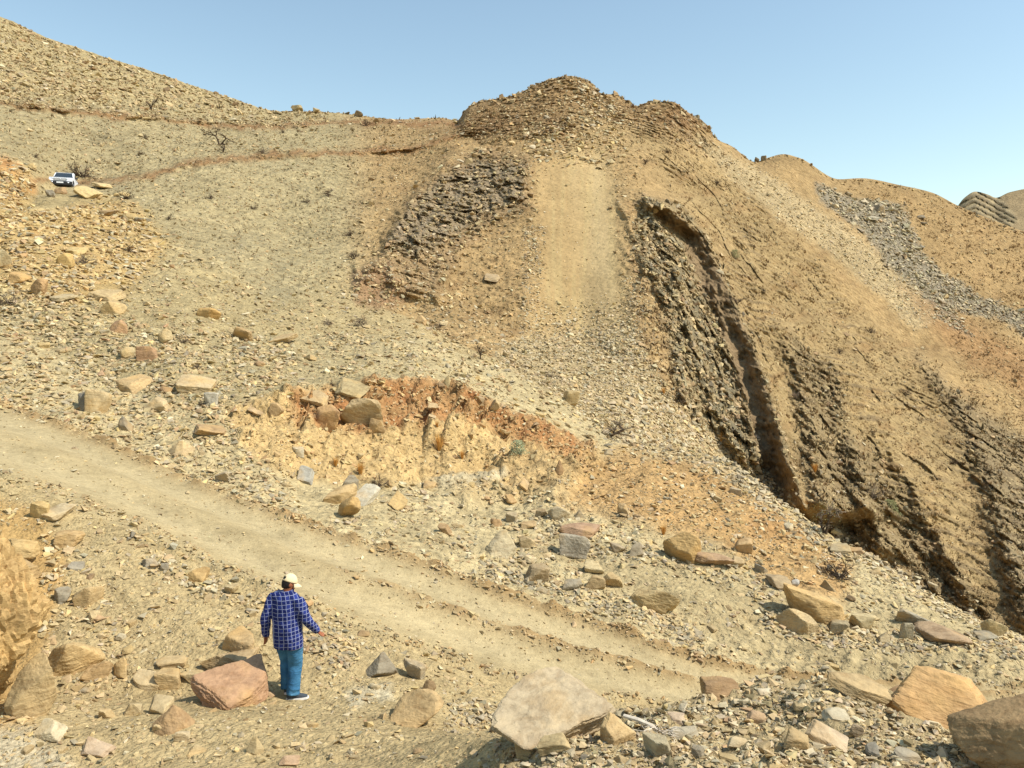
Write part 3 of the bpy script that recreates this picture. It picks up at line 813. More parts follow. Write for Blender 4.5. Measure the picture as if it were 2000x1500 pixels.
boulder((260,1305,323,1354), (220,190,140), 's', 'pale slab tilted up in the pile left of the reddish boulder', 'slab', GF, (25, 10))
boulder((306,1304,354,1342), (204,168,112), 'b', 'tan block behind the pale tilted slab', 'boulder', GF)
boulder((308,1276,366,1306), (206,172,118), 's', 'flat tan stone at the back of the pile left of the man', 'stone', GF)
boulder((355,1308,407,1338), (214,182,126), 'b', 'tan block touching the left end of the reddish boulder', 'boulder', GF)
boulder((282,1352,338,1397), (214,184,132), 's', 'pale flat block below the tilted pale slab', 'slab', GF)
boulder((299,1378,382,1434), (176,130,82), 'w', 'brown pointed rock in front of the stone pile', 'boulder', GF)
boulder((296,1408,330,1431), (212,178,122), 'b', 'small tan stone at the foot of the brown pointed rock', 'stone', GF)
boulder((382,1302,529,1388), (196,138,102), 's', 'large reddish slab boulder right beside the man\'s feet', 'boulder', GF, (16, 6), 36, 0.9, dims=(0.92, 0.78, 0.34))
boulder((402,1264,502,1318), (202,166,116), 'b', 'tan boulder behind the large reddish boulder', 'boulder', GF)
boulder((437,1230,512,1282), (200,160,104), 'b', 'brown faced boulder by the man\'s left hand', 'boulder', GF)
boulder((341,1424,372,1450), (210,184,142), 'b', 'small pale stone below the brown pointed rock', 'stone', GF)
boulder((362,1454,402,1476), (196,168,120), 'w', 'grey tan stone with a sharp edge near the bottom edge', 'stone', GF)
boulder((482,1440,515,1476), (190,170,126), 'w', 'olive grey pyramid shaped stone near the bottom edge', 'stone', GF)
boulder((544,1474,586,1497), (206,160,124), 's', 'pinkish flat stone at the bottom edge below the man', 'stone', GF)
boulder((68,1396,130,1450), (226,206,166), 's', 'whitish slab at the lower left corner', 'slab', GF, (20, -15))
boulder((156,1442,221,1480), (214,180,148), 's', 'pinkish grey slab lying flat near the lower left corner', 'slab', GF)
boulder((244,1370,277,1398), (190,166,122), 'b', 'olive grey stone between the pile and the outcrop', 'stone', GF)
boulder((190,1382,221,1406), (214,178,120), 'b', 'small tan stone left of the olive grey stone', 'stone', GF)
boulder((142,1142,194,1188), (202,164,106), 'b', 'tan boulder with dark underside above the outcrop pile', 'boulder', GF, (10, -10))
boulder((104,1148,138,1180), (150,142,128), 'b', 'grey stone just left of the dark bottomed tan boulder', 'stone', GF)
boulder((110,1036,162,1070), (202,158,96), 'b', 'brown boulder between the road and the left outcrop', 'boulder', GF)
boulder((96,974,136,1022), (216,190,146), 's', 'pale block at the road edge near the left border', 'boulder', GF, (15, 0))
boulder((60,978,98,1016), (218,178,104), 'b', 'yellow block beside the pale block at the road edge', 'boulder', GF)
boulder((136,1094,166,1118), (160,152,138), 's', 'flat grey stone above the dark bottomed tan boulder', 'stone', GF)
boulder((279,1088,309,1112), (158,150,136), 'b', 'grey stone at the upper end of the roadside stone row', 'stone', GF)
boulder((363,1108,405,1140), (208,160,86), 'r', 'rounded orange stone in the roadside stone row', 'stone', GF)
boulder((312,1098,332,1116), (150,142,130), 'b', 'small dark grey stone in the roadside stone row', 'stone', GF)
boulder((436,1140,466,1164), (206,176,124), 'b', 'pale tan stone in the roadside row left of the man\'s shoulder', 'stone', GF)
# ---- foreground, centre
boulder((700,1274,776,1327), (140,132,118), 'w', 'dark grey pyramid boulder with a pale streak by the road', 'boulder', GF, (0, 0), 12)
boulder((786,1288,831,1330), (164,150,126), 'b', 'grey and tan stone right of the dark pyramid boulder', 'boulder', GF)
boulder((817,1328,852,1359), (150,114,74), 'w', 'brown stone with shaded front above the cracked boulder', 'stone', GF)
boulder((756,1352,868,1422), (214,172,110), 'r', 'broad cracked tan boulder in the middle foreground', 'boulder', GF, (6, 0), 6)
boulder((978,1322,1176,1460), (198,174,140), 's', 'biggest pale pinkish slab boulder, tilted, on the near mound', 'boulder', GM, (16, -6), 40, 0.72, dims=(1.10, 0.64, 0.36), rough=1.3)
boulder((1003,1432,1050,1484), (202,170,116), 'b', 'tan block under the biggest pale slab boulder', 'boulder', GM)
boulder((1049,1428,1113,1474), (210,178,120), 's', 'long tan block in front of the biggest pale slab', 'boulder', GM, (0, -18))
boulder((1169,1394,1232,1456), (208,172,118), 'b', 'tan block right of the biggest pale slab boulder', 'boulder', GM, (0, -20), 30)
boulder((1254,1436,1314,1484), (178,164,132), 'b', 'grey tan block below the dry white branch', 'boulder', GM)
boulder((1114,1362,1141,1390), (224,208,176), 'b', 'small whitish stone resting on the biggest pale slab', 'stone', GM)
boulder((1140,1356,1176,1396), (190,146,108), 's', 'reddish stone at the right end of the biggest pale slab', 'stone', GM)
boulder((1300,1386,1338,1418), (212,180,150), 's', 'pinkish slab on the mound right of the dry branch', 'slab', GM)
boulder((1306,1414,1364,1446), (196,182,156), 's', 'broad grey slab on the mound right of the dry branch', 'slab', GM)
boulder((1369,1324,1442,1367), (158,112,72), 'b', 'dark brown block on the mound crest at the road end', 'boulder', GM)
boulder((1384,1318,1412,1336), (214,170,98), 's', 'small yellow stone on top of the dark brown block', 'stone', GM, Yoff=-0.1)
boulder((1460,1384,1494,1412), (204,160,120), 's', 'pinkish brown flat stone on the mound', 'stone', GM)
boulder((1418,1434,1464,1468), (214,194,156), 's', 'pale squarish slab in the middle of the mound', 'slab', GM, (30, 0))
boulder((1480,1342,1508,1360), (226,212,184), 's', 'white flat stone near the mound crest', 'stone', GM)
boulder((1532,1424,1580,1464), (196,164,114), 'b', 'rough tan stone on the mound left of the pink slab', 'stone', GM)
boulder((1578,1404,1654,1466), (210,186,158), 's', 'long pinkish white slab tilted on the mound', 'slab', GM, (32, 24), -20)
boulder((1607,1378,1658,1412), (206,192,162), 's', 'pale grey slab above the long pinkish white slab', 'slab', GM, (26, 12))
boulder((1659,1412,1686,1438), (178,152,122), 'b', 'brownish stone right of the long pinkish white slab', 'stone', GM)
boulder((1690,1446,1714,1476), (158,154,144), 's', 'upright grey stone on the right of the mound', 'stone', GM)
boulder((1748,1456,1792,1492), (170,160,142), 's', 'grey slab at the bottom edge below the orange boulder', 'slab', GM)
boulder((1350,1456,1376,1480), (108,106,102), 'b', 'dark grey stone at the bottom of the mound', 'stone', GM)
boulder((1404,1464,1440,1494), (206,172,112), 's', 'yellowish stone at the bottom edge of the mound', 'stone', GM)
boulder((1617,1314,1734,1366), (198,164,112), 's', 'long thin tan slab edge along the mound crest', 'slab', GM, (14, 10))
boulder((1732,1330,1822,1368), (160,112, 70), 's', 'brown slab sticking out behind the orange boulder', 'slab', GM, (0, -8), Yoff=0.5)
boulder((1758,1338,1946,1432), (218,160,92), 'b', 'massive orange boulder with a grey top at the right', 'boulder', GM, (4, 8), -10, 0.55, dims=(0.98, 0.6, 0.50))
boulder((1826,1334,1900,1362), (156,146,132), 's', 'thin grey slab lying on the massive orange boulder', 'slab', GM, (0, 4), Yoff=0.25)
boulder((1896,1376,2150,1540), (150,110,66), 'b', 'huge brown boulder with shaded face at the lower right corner', 'boulder', GM, (0, -30), -8, 0.8)
boulder((1960,1356,2010,1384), (180,166,138), 's', 'grey slab on top of the huge corner boulder', 'slab', GM, Yoff=0.2)
boulder((1862,1430,1900,1470), (198,160,104), 's', 'tan stone in the dark gap under the orange boulder', 'stone', GM)
# ---- bench beyond the road
boulder((930,1034,1004,1092), (212,192,152), 'w', 'pointed boulder with white right side on the bench', 'boulder', GB, (0, 0), 20)
boulder((1088,1042,1148,1094), (164,156,142), 'b', 'grey blocky boulder in the middle of the bench', 'boulder', GB)
boulder((1092,1016,1170,1050), (188,138,108), 's', 'reddish slab boulder behind the grey blocky boulder', 'boulder', GB)
boulder((1020,1102,1072,1140), (170,142,104), 'b', 'brown and grey boulder at the road side of the bench', 'boulder', GB)
boulder((1136,1120,1180,1152), (204,168,112), 'b', 'lower tan block of the stacked pair by the road', 'boulder', GB)
boulder((1140,1097,1179,1125), (218,190,136), 'b', 'upper pale block of the stacked pair by the road', 'boulder', GB, Yoff=0.1)
boulder((1178,1120,1214,1152), (210,174,114), 'b', 'tan block right of the stacked pair', 'boulder', GB)
boulder((1100,1128,1136,1154), (168,158,138), 's', 'grey slab left of the stacked pair', 'slab', GB, (24, 0))
boulder((1237,1145,1322,1197), (206,172,110), 'b', 'long yellowish double boulder alone on the flat', 'boulder', GB, (0, 6), -16, dims=(0.98, 0.55, 0.52))
boulder((1295,1037,1369,1103), (216,168,92), 'r', 'big yellow rounded boulder at the foot of the orange slope', 'boulder', GB, dims=(0.90, 0.75, 0.80))
boulder((1351,1073,1424,1106), (176,132,98), 'b', 'reddish brown block right of the big yellow boulder', 'boulder', GB)
boulder((1420,1088,1454,1110), (204,170,120), 'b', 'tan stone at the right end of the reddish brown block', 'stone', GB)
boulder((1226,1061,1257,1089), (150,136,116), 'b', 'grey brown stone left of the big yellow boulder', 'stone', GB)
boulder((1192,1058,1222,1082), (158,140,116), 'b', 'grey stone between the grey boulder and the yellow boulder', 'stone', GB)
boulder((1013,1044,1047,1073), (204,174,124), 'b', 'tan block between the pointed and the grey boulders', 'boulder', GB)
boulder((988,1000,1013,1021), (180,158,122), 'b', 'tan stone with a dark left side at the back of the bench', 'stone', GB)
boulder((1044,993,1070,1013), (120,118,116), 'b', 'dark grey cube stone at the back of the bench', 'stone', GB)
boulder((1071,988,1113,1016), (188,168,134), 'b', 'tan grey block next to the dark grey cube', 'boulder', GB)
boulder((1117,995,1143,1016), (176,156,124), 'w', 'grey tan wedge stone right of the dark grey cube', 'stone', GB)
boulder((1206,984,1229,1008), (182,150,106), 'b', 'brown stone on the curved track', 'stone', GB)
boulder((1016,1014,1048,1034), (206,164,106), 's', 'tan stone below the dark grey cube', 'stone', GB)
boulder((958,1012,980,1030), (196,146,92), 'b', 'small brown stone left of the tan block at the back of the bench', 'stone', GB)
boulder((856,1022,882,1044), (176,132,84), 'b', 'brown stone where the bench meets the road', 'stone', GB)
boulder((1528,1143,1648,1222), (212,168,100), 'b', 'largest yellow brown boulder on the bench at right', 'boulder', GB, (-4, 6), -12, 0.8, dims=(1.34, 0.95, 0.92))
boulder((1592,1130,1646,1172), (200,168,116), 'w', 'pale pointed rock behind the largest yellow brown boulder', 'boulder', GB, Yoff=0.5)
boulder((1525,1189,1588,1243), (206,176,126), 'b', 'tan cube in front of the largest yellow brown boulder', 'boulder', GB, (0, 0), 20, dims=(0.68, 0.6, 0.60))
boulder((1616,1210,1656,1241), (186,166,126), 'b', 'grey tan stone under the largest yellow brown boulder', 'boulder', GB)
boulder((1658,1196,1709,1231), (216,192,140), 'b', 'pale yellow block right of the largest boulder', 'boulder', GB)
boulder((1750,1187,1820,1225), (152,148,136), 'b', 'long grey block with a yellow end at the bench edge', 'boulder', GB, (0, 8), -18)
boulder((1794,1222,1892,1266), (176,140,108), 'b', 'broad purplish brown boulder at the right of the bench', 'boulder', GB)
boulder((1757,1214,1782,1250), (172,162,136), 'b', 'upright grey stone below the long grey block', 'stone', GB)
boulder((1712,1234,1740,1258), (182,160,122), 'b', 'tan grey stone left of the upright grey stone', 'stone', GB)
boulder((1900,1226,1946,1254), (140,136,124), 's', 'dark grey slab right of the purplish brown boulder', 'slab', GB)
boulder((1918,1204,1963,1245), (210,184,130), 'b', 'pale yellow boulder behind the dark grey slab', 'boulder', GB)
boulder((1502,1114,1547,1153), (168,140,104), 's', 'brown grey wedge boulder at the end of the small stone row', 'boulder', GB)
boulder((1544,1130,1563,1147), (184,186,188), 'r', 'small bluish white stone above the largest boulder', 'stone', GB)
boulder((1434,1051,1470,1082), (204,160,104), 'b', 'tan stone stuck in the orange slope', 'stone', GB)
boulder((1474,1102,1500,1122), (150,146,136), 'b', 'grey stone in the small stone row on the bench', 'stone', GB)
boulder((1620,1058,1660,1084), (190,170,132), 's', 'flat grey tan stone on the ridge edge before the gully', 'slab', GB)
boulder((1656,1066,1684,1082), (180,136,92), 's', 'brown flat stone on the ridge edge before the gully', 'stone', GB)
# ---- orange cut bank
boulder((636,948,692,988), (208,168,108), 'b', 'upper tan boulder of the leaning pair beside the road', 'boulder', GK)
boulder((659,968,704,1012), (212,164,90), 'r', 'lower rounded yellow boulder of the leaning pair beside the road', 'boulder', GK, Yoff=-0.2)
boulder((693,938,735,994), (214,204,182), 's', 'whitish grey rock right of the leaning boulder pair', 'boulder', GK, (30, 10))
boulder((665,930,700,962), (142,132,116), 'b', 'dark grey block behind the leaning boulder pair', 'boulder', GK)
boulder((763,958,794,1001), (210,168,98), 's', 'upright yellow slab below the cut bank', 'slab', GK, (30, 30))
boulder((616,790,668,838), (186,130,82), 'b', 'red brown block sliding out of the cut bank', 'boulder', GK, (10, 20))
boulder((668,776,756,838), (202,168,116), 'b', 'biggest tan block overhanging the cut bank', 'boulder', GK, (-6, 8))
boulder((722,816,752,852), (190,148,94), 'b', 'small brown block under the biggest overhanging block', 'stone', GK)
boulder((588,760,642,792), (206,170,118), 's', 'tan slab on the bank rim left of the biggest block', 'slab', GK, (14, 10))
boulder((650,738,718,778), (192,166,114), 's', 'olive tan slab sunk in the slope above the bank', 'slab', GK, (20, 8))
boulder((835,783,857,803), (216,176,120), 's', 'small pale block stuck in the red rim of the bank', 'stone', GK)
boulder((952,780,977,805), (218,184,124), 'b', 'pale tan stone at the right of the red rim', 'stone', GK)
boulder((863,734,885,757), (204,178,124), 'w', 'grey tan stone above the red rim of the bank', 'stone', GK)
boulder((1101,763,1130,794), (218,184,124), 'b', 'tan boulder at the lower edge of the scree fan', 'boulder', GK)
boulder((1082,898,1101,927), (158,110,64), 'w', 'dark brown stone standing on the lower bank', 'stone', GK)
boulder((1014,928,1038,964), (210,170,118), 's', 'pale slab sliding down the lower bank', 'slab', GK, (0, 40))
boulder((986,964,1012,989), (202,156,98), 'b', 'tan stone at the foot of the lower bank', 'stone', GK)
boulder((826,936,852,958), (200,158,104), 's', 'tan slab at the left end of the lower bank', 'slab', GK)
boulder((811,616,833,635), (216,172,116), 'b', 'lone tan stone on the slope under the crag', 'stone', GK)
boulder((583,900,612,952), (170,170,164), 's', 'bluish grey upright rock at the left of the cut bank', 'boulder', GK, (50, 0))
boulder((572,872,594,896), (228,216,188), 'b', 'white stone above the bluish grey upright rock', 'stone', GK)
boulder((488,778,530,816), (208,170,122), 's', 'pinkish tan slab at the left rim of the bank', 'slab', GK, (14, 26))
boulder((526,786,552,816), (200,158,104), 'b', 'tan stone right beside the pinkish rim slab', 'stone', GK)
# ---- left rubble slope
boulder((143,764,186,806), (138,136,132), 'b', 'dark grey half of the two toned boulder above the road', 'boulder', GS)
boulder((168,760,214,808), (218,188,138), 'b', 'cream half of the two toned boulder above the road', 'boulder', GS, Yoff=-0.3)
boulder((227,813,260,843), (116,114,110), 'w', 'dark grey stone at the far road edge', 'stone', GS)
boulder((329,860,375,892), (214,180,128), 'w', 'tan wedge boulder lying at the far road edge', 'boulder', GS)
boulder((422,920,452,943), (136,136,134), 'b', 'grey stone on the far road edge', 'stone', GS)
boulder((271,676,309,711), (176,124, 88), 'b', 'reddish brown cube on the rubble slope', 'boulder', GS, (0, 0), 10)
boulder((234,678,262,700), (214,184,128), 'b', 'pale stone left of the reddish brown cube', 'stone', GS)
boulder((346,728,416,772), (214,184,136), 's', 'long pale slab lying on the rubble slope', 'slab', GS, (22, 20))
boulder((283,774,334,806), (218,186,136), 'b', 'cream block below the long pale slab', 'boulder', GS)
boulder((231,728,290,768), (206,166,108), 's', 'tan slab left of the long pale slab', 'slab', GS, (18, 6))
boulder((398,766,425,796), (208,200,182), 'b', 'white grey stone right of the cream block', 'stone', GS)
boulder((391,601,429,625), (220,168, 84), 'b', 'orange yellow block high on the rubble slope', 'boulder', GS)
boulder((307,643,339,673), (212,182,126), 'r', 'rounded pale stone on the rubble slope', 'stone', GS)
boulder((218,624,249,654), (200,144, 98), 'b', 'reddish tan stone on the rubble slope', 'stone', GS)
boulder((205,588,243,619), (212,176,116), 'b', 'tan block above the reddish tan stone', 'boulder', GS)
boulder((184,554,243,592), (214,180,122), 's', 'large tan slab high on the rubble slope', 'slab', GS, (16, 6))
boulder((60,546,97,578), (190,140, 84), 'b', 'brown block near the left border', 'boulder', GS)
boulder((13,530,57,557), (214,162, 86), 'b', 'orange block at the left border', 'boulder', GS)
boulder((107,568,142,592), (200,176,132), 's', 'grey tan slab below the brown block', 'slab', GS)
boulder((457,638,492,669), (188,148, 94), 'b', 'brown block in the middle of the upper slope', 'boulder', GS)
boulder((534,646,576,676), (206,170,114), 's', 'tan slab right of the brown block on the upper slope', 'slab', GS)
boulder((382,824,442,854), (188,144, 94), 's', 'brown broken block above the road bend', 'boulder', GS, (8, 12))
boulder((110,495,142,522), (220,176, 92), 'b', 'yellow block amid the yellow rubble', 'boulder', GS)
boulder((130,478,166,500), (222,188,116), 's', 'pale yellow slab amid the yellow rubble', 'slab', GS)
boulder((-8,488,22,522), (212,188,140), 'b', 'pale block cut off by the left border', 'boulder', GS)
boulder((153,360,190,390), (224,192,126), 's', 'pale yellow slab on the track edge by the pickup', 'slab', GS, (16, 20))
boulder((186,352,212,372), (222,190,130), 's', 'pale slab behind the track edge right of the pickup', 'slab', GS, (10, 14))
boulder((109,366,127,380), (196,152,104), 'b', 'brown stone on the track edge in front of the pickup', 'stone', GS)
boulder((90,372,106,386), (150,144,134), 'b', 'grey stones on the track edge left of the pickup', 'stone', GS)
boulder((200,404,226,424), (150,118, 84), 's', 'dark slab below the upper track', 'slab', GS)
# ---- skyline and far scree
boulder((570,207,592,219), (176,156,112), 'b', 'pale boulder alone on the left skyline', 'boulder', GR)
boulder((690,217,709,230), (120,110, 96), 'b', 'dark boulder on the skyline saddle', 'boulder', GR)
boulder((1473,307,1484,318), (58,54,52), 'b', 'left one of two dark square blocks on the right ridge', 'boulder', GR)
boulder((1486,305,1497,315), (58,54,52), 'b', 'right one of two dark square blocks on the right ridge', 'boulder', GR)
boulder((1707,400,1727,417), (150,140,126), 'r', 'rounded grey boulder in the far grey scree', 'boulder', GR)
boulder((1691,419,1714,433), (214,204,180), 's', 'pale flat slab in the far grey scree', 'slab', GR)
boulder((1789,417,1805,428), (110,104, 96), 's', 'upper dark stone on the tan slope right of the grey scree', 'stone', GR)
boulder((1795,431,1808,440), (112,106, 98), 's', 'lower dark stone on the tan slope right of the grey scree', 'stone', GR)
boulder((1056,293,1076,306), (204,174,122), 'b', 'pale block at the top of the scree chute', 'boulder', GR)
boulder((945,526,976,556), (186,156,116), 's', 'greyish slab below the crag', 'slab', GR)
boulder((1104,622,1117,631), (226,206,170), 's', 'white stone on the bare scree chute', 'stone', GR)

# ---- rubble: everything too small or too many to pick apart
def hull_template(seed, npts):
    r = np.random.default_rng(seed)
    bm = bmesh.new()
    pts = r.normal(size=(npts, 3)); pts /= np.linalg.norm(pts, axis=1)[:, None]
    pts *= r.uniform(0.8, 1.1, (npts, 1))
    pts[:, 2] *= r.uniform(0.28, 0.72); pts[:, 1] *= r.uniform(0.55, 1.0)
    for p in pts: bm.verts.new(p)
    bmesh.ops.convex_hull(bm, input=bm.verts[:])
    bmesh.ops.delete(bm, geom=[v for v in bm.verts if not v.link_faces], context='VERTS')
    bmesh.ops.triangulate(bm, faces=bm.faces[:])
    bm.verts.index_update()
    v = np.array([x.co[:] for x in bm.verts]); f = np.array([[q.index for q in p.verts] for p in bm.faces]); bm.free()
    return v, f
TSMALL = [hull_template(500 + i, 7) for i in range(10)]
TBIG = [hull_template(700 + i, 9) for i in range(14)]
# screen area of each grid cell
qx, qy = VX, VY
a = ((qx[:-1, 1:] - qx[:-1, :-1]) * (qy[1:, :-1] - qy[:-1, :-1]) - (qy[:-1, 1:] - qy[:-1, :-1]) * (qx[1:, :-1] - qx[:-1, :-1]))
AREA = np.clip(np.abs(a), 0, 40) * VIS[:-1, :-1] * VIS[1:, 1:]
sl = lambda m: np.asarray(m, float)[:-1, :-1]
BXc, BYc, B2c, T2c = sl(BX), sl(BY), B2[:-1, :-1], sl(T2)
PAL_ = {'T': TAN, 'Y': YEL, 'O': ORA, 'G': GRY, 'B': BLU, 'W': PAL, 'R': RED, 'D': BRN, 'P': PNK, 'M': (190,162,112), 'K': (96,90,82)}
BOXES = np.array([(b[0], b[1], b[2], b[3]) for b in ROCKS])
st = {'big': [], 'small': []}
def scatter(mask, n, med, sig, pal, lo=1.8, hi=17.0, clump=0.0):
    w = mask * AREA
    if clump:
        w = w * (sstep(-0.35, 0.45, sl(CLUMP)) * clump + (1 - clump))
    w = w.ravel(); s = w.sum(); n = int(n * 0.93)
    if s <= 0: return
    ii = rng.choice(len(w), n, p=w / s)
    r, c = ii // (NC - 1), ii % (NC - 1)
    fu, fv = rng.random(n)[:, None], rng.random(n)[:, None]
    p = (V[r, c] * (1 - fu) + V[r, c + 1] * fu) * (1 - fv) + (V[r + 1, c] * (1 - fu) + V[r + 1, c + 1] * fu) * fv
    px, py = project(p)
    size = np.clip(1.22 * med * np.exp(sig * rng.normal(size=n)), lo, hi * 1.1)
    ok = np.ones(n, bool)
    if True:      # keep the hand-placed boulders free of loose stones in front of them
        for b in BOXES:
            inn = (px > b[0] + 3) & (px < b[2] - 3) & (py > b[1] + 2) & (py < b[3] - 0.18 * (b[3] - b[1]))
            ok &= ~inn
    ok &= ~((np.abs(px - 568) < 34) & (py > 1335) & (py < 1378) & (size > 5))
    p, size, r, c = p[ok], size[ok], r[ok], c[ok]
    n = len(p)
    keys = list(pal.keys()); pr = np.array(list(pal.values()), float); pr /= pr.sum()
    ch = rng.choice(len(keys), n, p=pr)
    colr = np.array([tone(C(*PAL_[k])) for k in keys])[ch] * rng.uniform(0.84, 1.36, (n, 1)) * (1 + 0.02 * rng.normal(size=(n, 3)))
    nr = NRM[r, c]
    rad = size * 0.5 * p[:, 1] / F
    st['big' if med >= 5.5 else 'small'].append((p, rad, nr, np.clip(colr, 0.01, 0.8)))
CLUMP = fbm(BX / 55, BY / 34, 12.0, 3)
m_left = (B2c >= 6) & (B2c <= 8) & (BXc < 700)
scatter(m_left * (1 - sl(bank)) * sstep(40, 0, BXc - 560), 7500, 5.6, 0.68, dict(T=5, M=4, Y=1.5, G=2, B=0.8, W=1.2, R=0.5, D=1), clump=0.7)
scatter(sl(yellow_rub), 4200, 6.4, 0.5, dict(Y=5, T=3, O=1.5, G=1.5, B=0.7, W=1, D=0.8), clump=0.5)
m_up = (B2c >= 8) & (B2c <= 10) & (BXc < 1000)
scatter(m_up * (1 - sl(yellow_rub)) * (1 - sl(bowl)) * (1 - sl(crag)), 7500, 4.6, 0.5, dict(T=4, M=5, G=2, B=0.6, W=1, D=1, R=0.3), clump=0.7)
scatter(sl(bowl), 8000, 3.0, 0.42, dict(M=5, T=3, G=2, W=0.6, D=2), clump=0.6)
m_top = (B2c == 14) & (BXc < 640)
scatter(m_top, 5200, 4.4, 0.5, dict(M=4, T=4, G=1, D=2.5, W=0.6), clump=0.6)
scatter(((B2c == 13) | (B2c == 14)) & (BXc < 900), 2200, 3.2, 0.5, dict(M=4, T=4, G=2, W=1, D=2))
scatter(sl(fan), 6500, 5.2, 0.36, dict(T=4, W=3, G=2, P=2, M=2, B=0.5))
ridge = poly_mask(BX, BY, [(1150,790),(1260,770),(1330,800),(1420,870),(1500,930),(1580,1005),(1720,1090),(1850,1170),(1990,1235),(1960,1250),(1800,1180),(1660,1100),(1540,1030),(1440,950),(1330,900),(1220,880),(1150,840)], 10)
scatter(sl(ridge), 2200, 8.0, 0.45, dict(T=4, W=2, G=3, P=1.5, B=1, Y=1))
scatter(sl(poly_mask(BX, BY, [(1022,440),(1062,440),(1056,560),(1040,700),(1012,690)], 8)), 900, 3.6, 0.4, dict(T=3, W=2, G=2, P=1))
scatter(sl(poly_mask(BX, BY, [(1215,540),(1240,540),(1262,700),(1225,690)], 8)), 500, 3.4, 0.4, dict(T=3, W=2, G=2, P=1))
scatter(sl(poly_mask(BX, BY, [(1020,255),(1130,230),(1210,230),(1220,290),(1180,330),(1080,320),(1020,300)], 14)), 800, 5.6, 0.5, dict(T=5, Y=2, W=1, G=1, D=1))
scatter(sl(poly_mask(BX, BY, [(1120,160),(1180,180),(1215,225),(1170,240),(1140,250),(1130,200)], 10)), 300, 4.6, 0.5, dict(W=3, T=3, G=2))
scatter(sl(chute), 600, 2.5, 0.35, dict(T=4, W=1.5, Y=2, D=0.6))
scatter(sl(chute) * sstep(560, 660, BYc), 1400, 3.6, 0.4, dict(T=4, W=2, G=1, Y=1))
scatter(sl(grey_scree), 4200, 4.4, 0.45, dict(G=5, B=3, W=2, T=1.5))
scatter(sl(pale_scree), 3200, 2.9, 0.4, dict(W=3, T=4, G=1, P=1))
scatter(sl(summit), 1500, 4.0, 0.5, dict(T=4, D=3, G=1.5, W=0.7))
scatter(sl(crag), 2400, 4.6, 0.5, dict(M=3, D=3, G=2, T=3, P=0.7))
scatter(sl(mountain) * (1 - sl(chute)) * (BXc < 1260), 5200, 3.8, 0.5, dict(T=4, D=2, M=3, W=0.6, O=1))
scatter(sl(poly_mask(BX, BY, [(1640,350),(1870,402),(2040,460),(2040,900),(1880,780),(1840,520),(1780,430)], 20)) * (B2c >= 10), 1800, 3.0, 0.45, dict(T=4, D=4, M=2), clump=0.7)
scatter(sl(flank), 4200, 3.0, 0.45, dict(T=4, D=4, M=2, G=1), clump=0.7)
scatter(sl(cliff) * (1 - sl(wall)), 2600, 5.8, 0.5, dict(T=4, M=4, G=2, D=3, K=1.5))
scatter(np.maximum(sl(cliff2), sl(cliff3)), 1800, 4.8, 0.5, dict(G=2, M=3, D=4, K=1, T=2))
strip = sl(poly_mask(BX, BY, [(1235,430),(1270,470),(1300,600),(1318,700),(1335,795),(1290,770),(1258,700),(1240,600)], 8)) * (B2c >= 10)
scatter(strip, 900, 4.2, 0.5, dict(T=4, D=4, K=1, G=1))
scatter(sl(bank), 1900, 4.6, 0.5, dict(Y=3, T=3, O=4, W=0.6, D=1), clump=0.5)
scatter(sl(bank_red), 900, 5.2, 0.45, dict(O=5, D=3, T=2))
scatter(sl(orange), 1900, 4.8, 0.5, dict(T=4, O=3, Y=2, W=0.6, G=0.7), clump=0.5)
m_bench = ((B2c >= 6) & (B2c <= 8) & (BXc > 640)) * 1.0
trk = sl(poly_mask(BX, BY, [(1130,960),(1210,890),(1300,900),(1290,960),(1200,1010),(1120,1010)], 16))
m_b = m_bench * (1 - sl(bank)) * (1 - 0.9 * trk) * (1 - 0.55 * sl(flat)) * (1 - 0.5 * sl(orange))
scatter(m_b, 6500, 5.6, 0.62, dict(T=5, Y=1.5, M=2, G=2, B=1, W=1.5, D=1, P=0.6), clump=0.8)
scatter(sl(poly_mask(BX, BY, [(930,1060),(1010,1010),(1150,1020),(1260,1060),(1340,1100),(1500,1100),(1560,1160),(1500,1170),(1330,1120),(1180,1100),(1060,1100),(940,1110)], 14)) * m_bench, 700, 9, 0.45, dict(T=4, G=3, B=1.5, W=1.5, Y=1))
scatter(sl(poly_mask(BX, BY, [(900,1120),(1000,1110),(1120,1150),(1250,1190),(1380,1240),(1370,1260),(1240,1220),(1100,1170)], 12)) * m_bench, 1000, 7, 0.45, dict(T=3, G=3, B=2.5, W=1, Y=1))
scatter(sl(poly_mask(BX, BY, [(1480,1190),(1640,1235),(1800,1240),(2010,1250),(2010,1290),(1800,1275),(1620,1262),(1500,1225)], 12)), 1100, 9, 0.45, dict(T=4, G=3, B=1.5, W=1.5, Y=1))
m_road = (B2c == 5)
scatter(m_road * 1.0, 2600, 3.0, 0.5, dict(T=5, W=2, M=3, G=1.2))
scatter(m_road * (np.exp(-((T2c - 0.95) / 0.06) ** 2) + 0.8 * np.exp(-((T2c - 0.03) / 0.06) ** 2) + 0.6 * np.exp(-((T2c - 0.49) / 0.05) ** 2) * (BXc > 650)), 3200, 4.6, 0.5, dict(T=4, M=3, O=2, G=1.2, D=1.5, W=0.6))
m_fg = (B2c >= 2) & (B2c <= 4) & (sl(mound) < 0.3)
scatter(m_fg * 1.0, 7000, 4.6, 0.62, dict(T=5, M=3, Y=2, W=1.6, G=1.6, B=0.6, D=0.8), clump=0.75, hi=22)
scatter(sl(poly_mask(BX, BY, [(270,1085),(320,1085),(400,1120),(510,1185),(480,1200),(390,1160),(290,1115)], 8)), 260, 10, 0.4, dict(T=4, Y=2, G=2, W=1), hi=22)
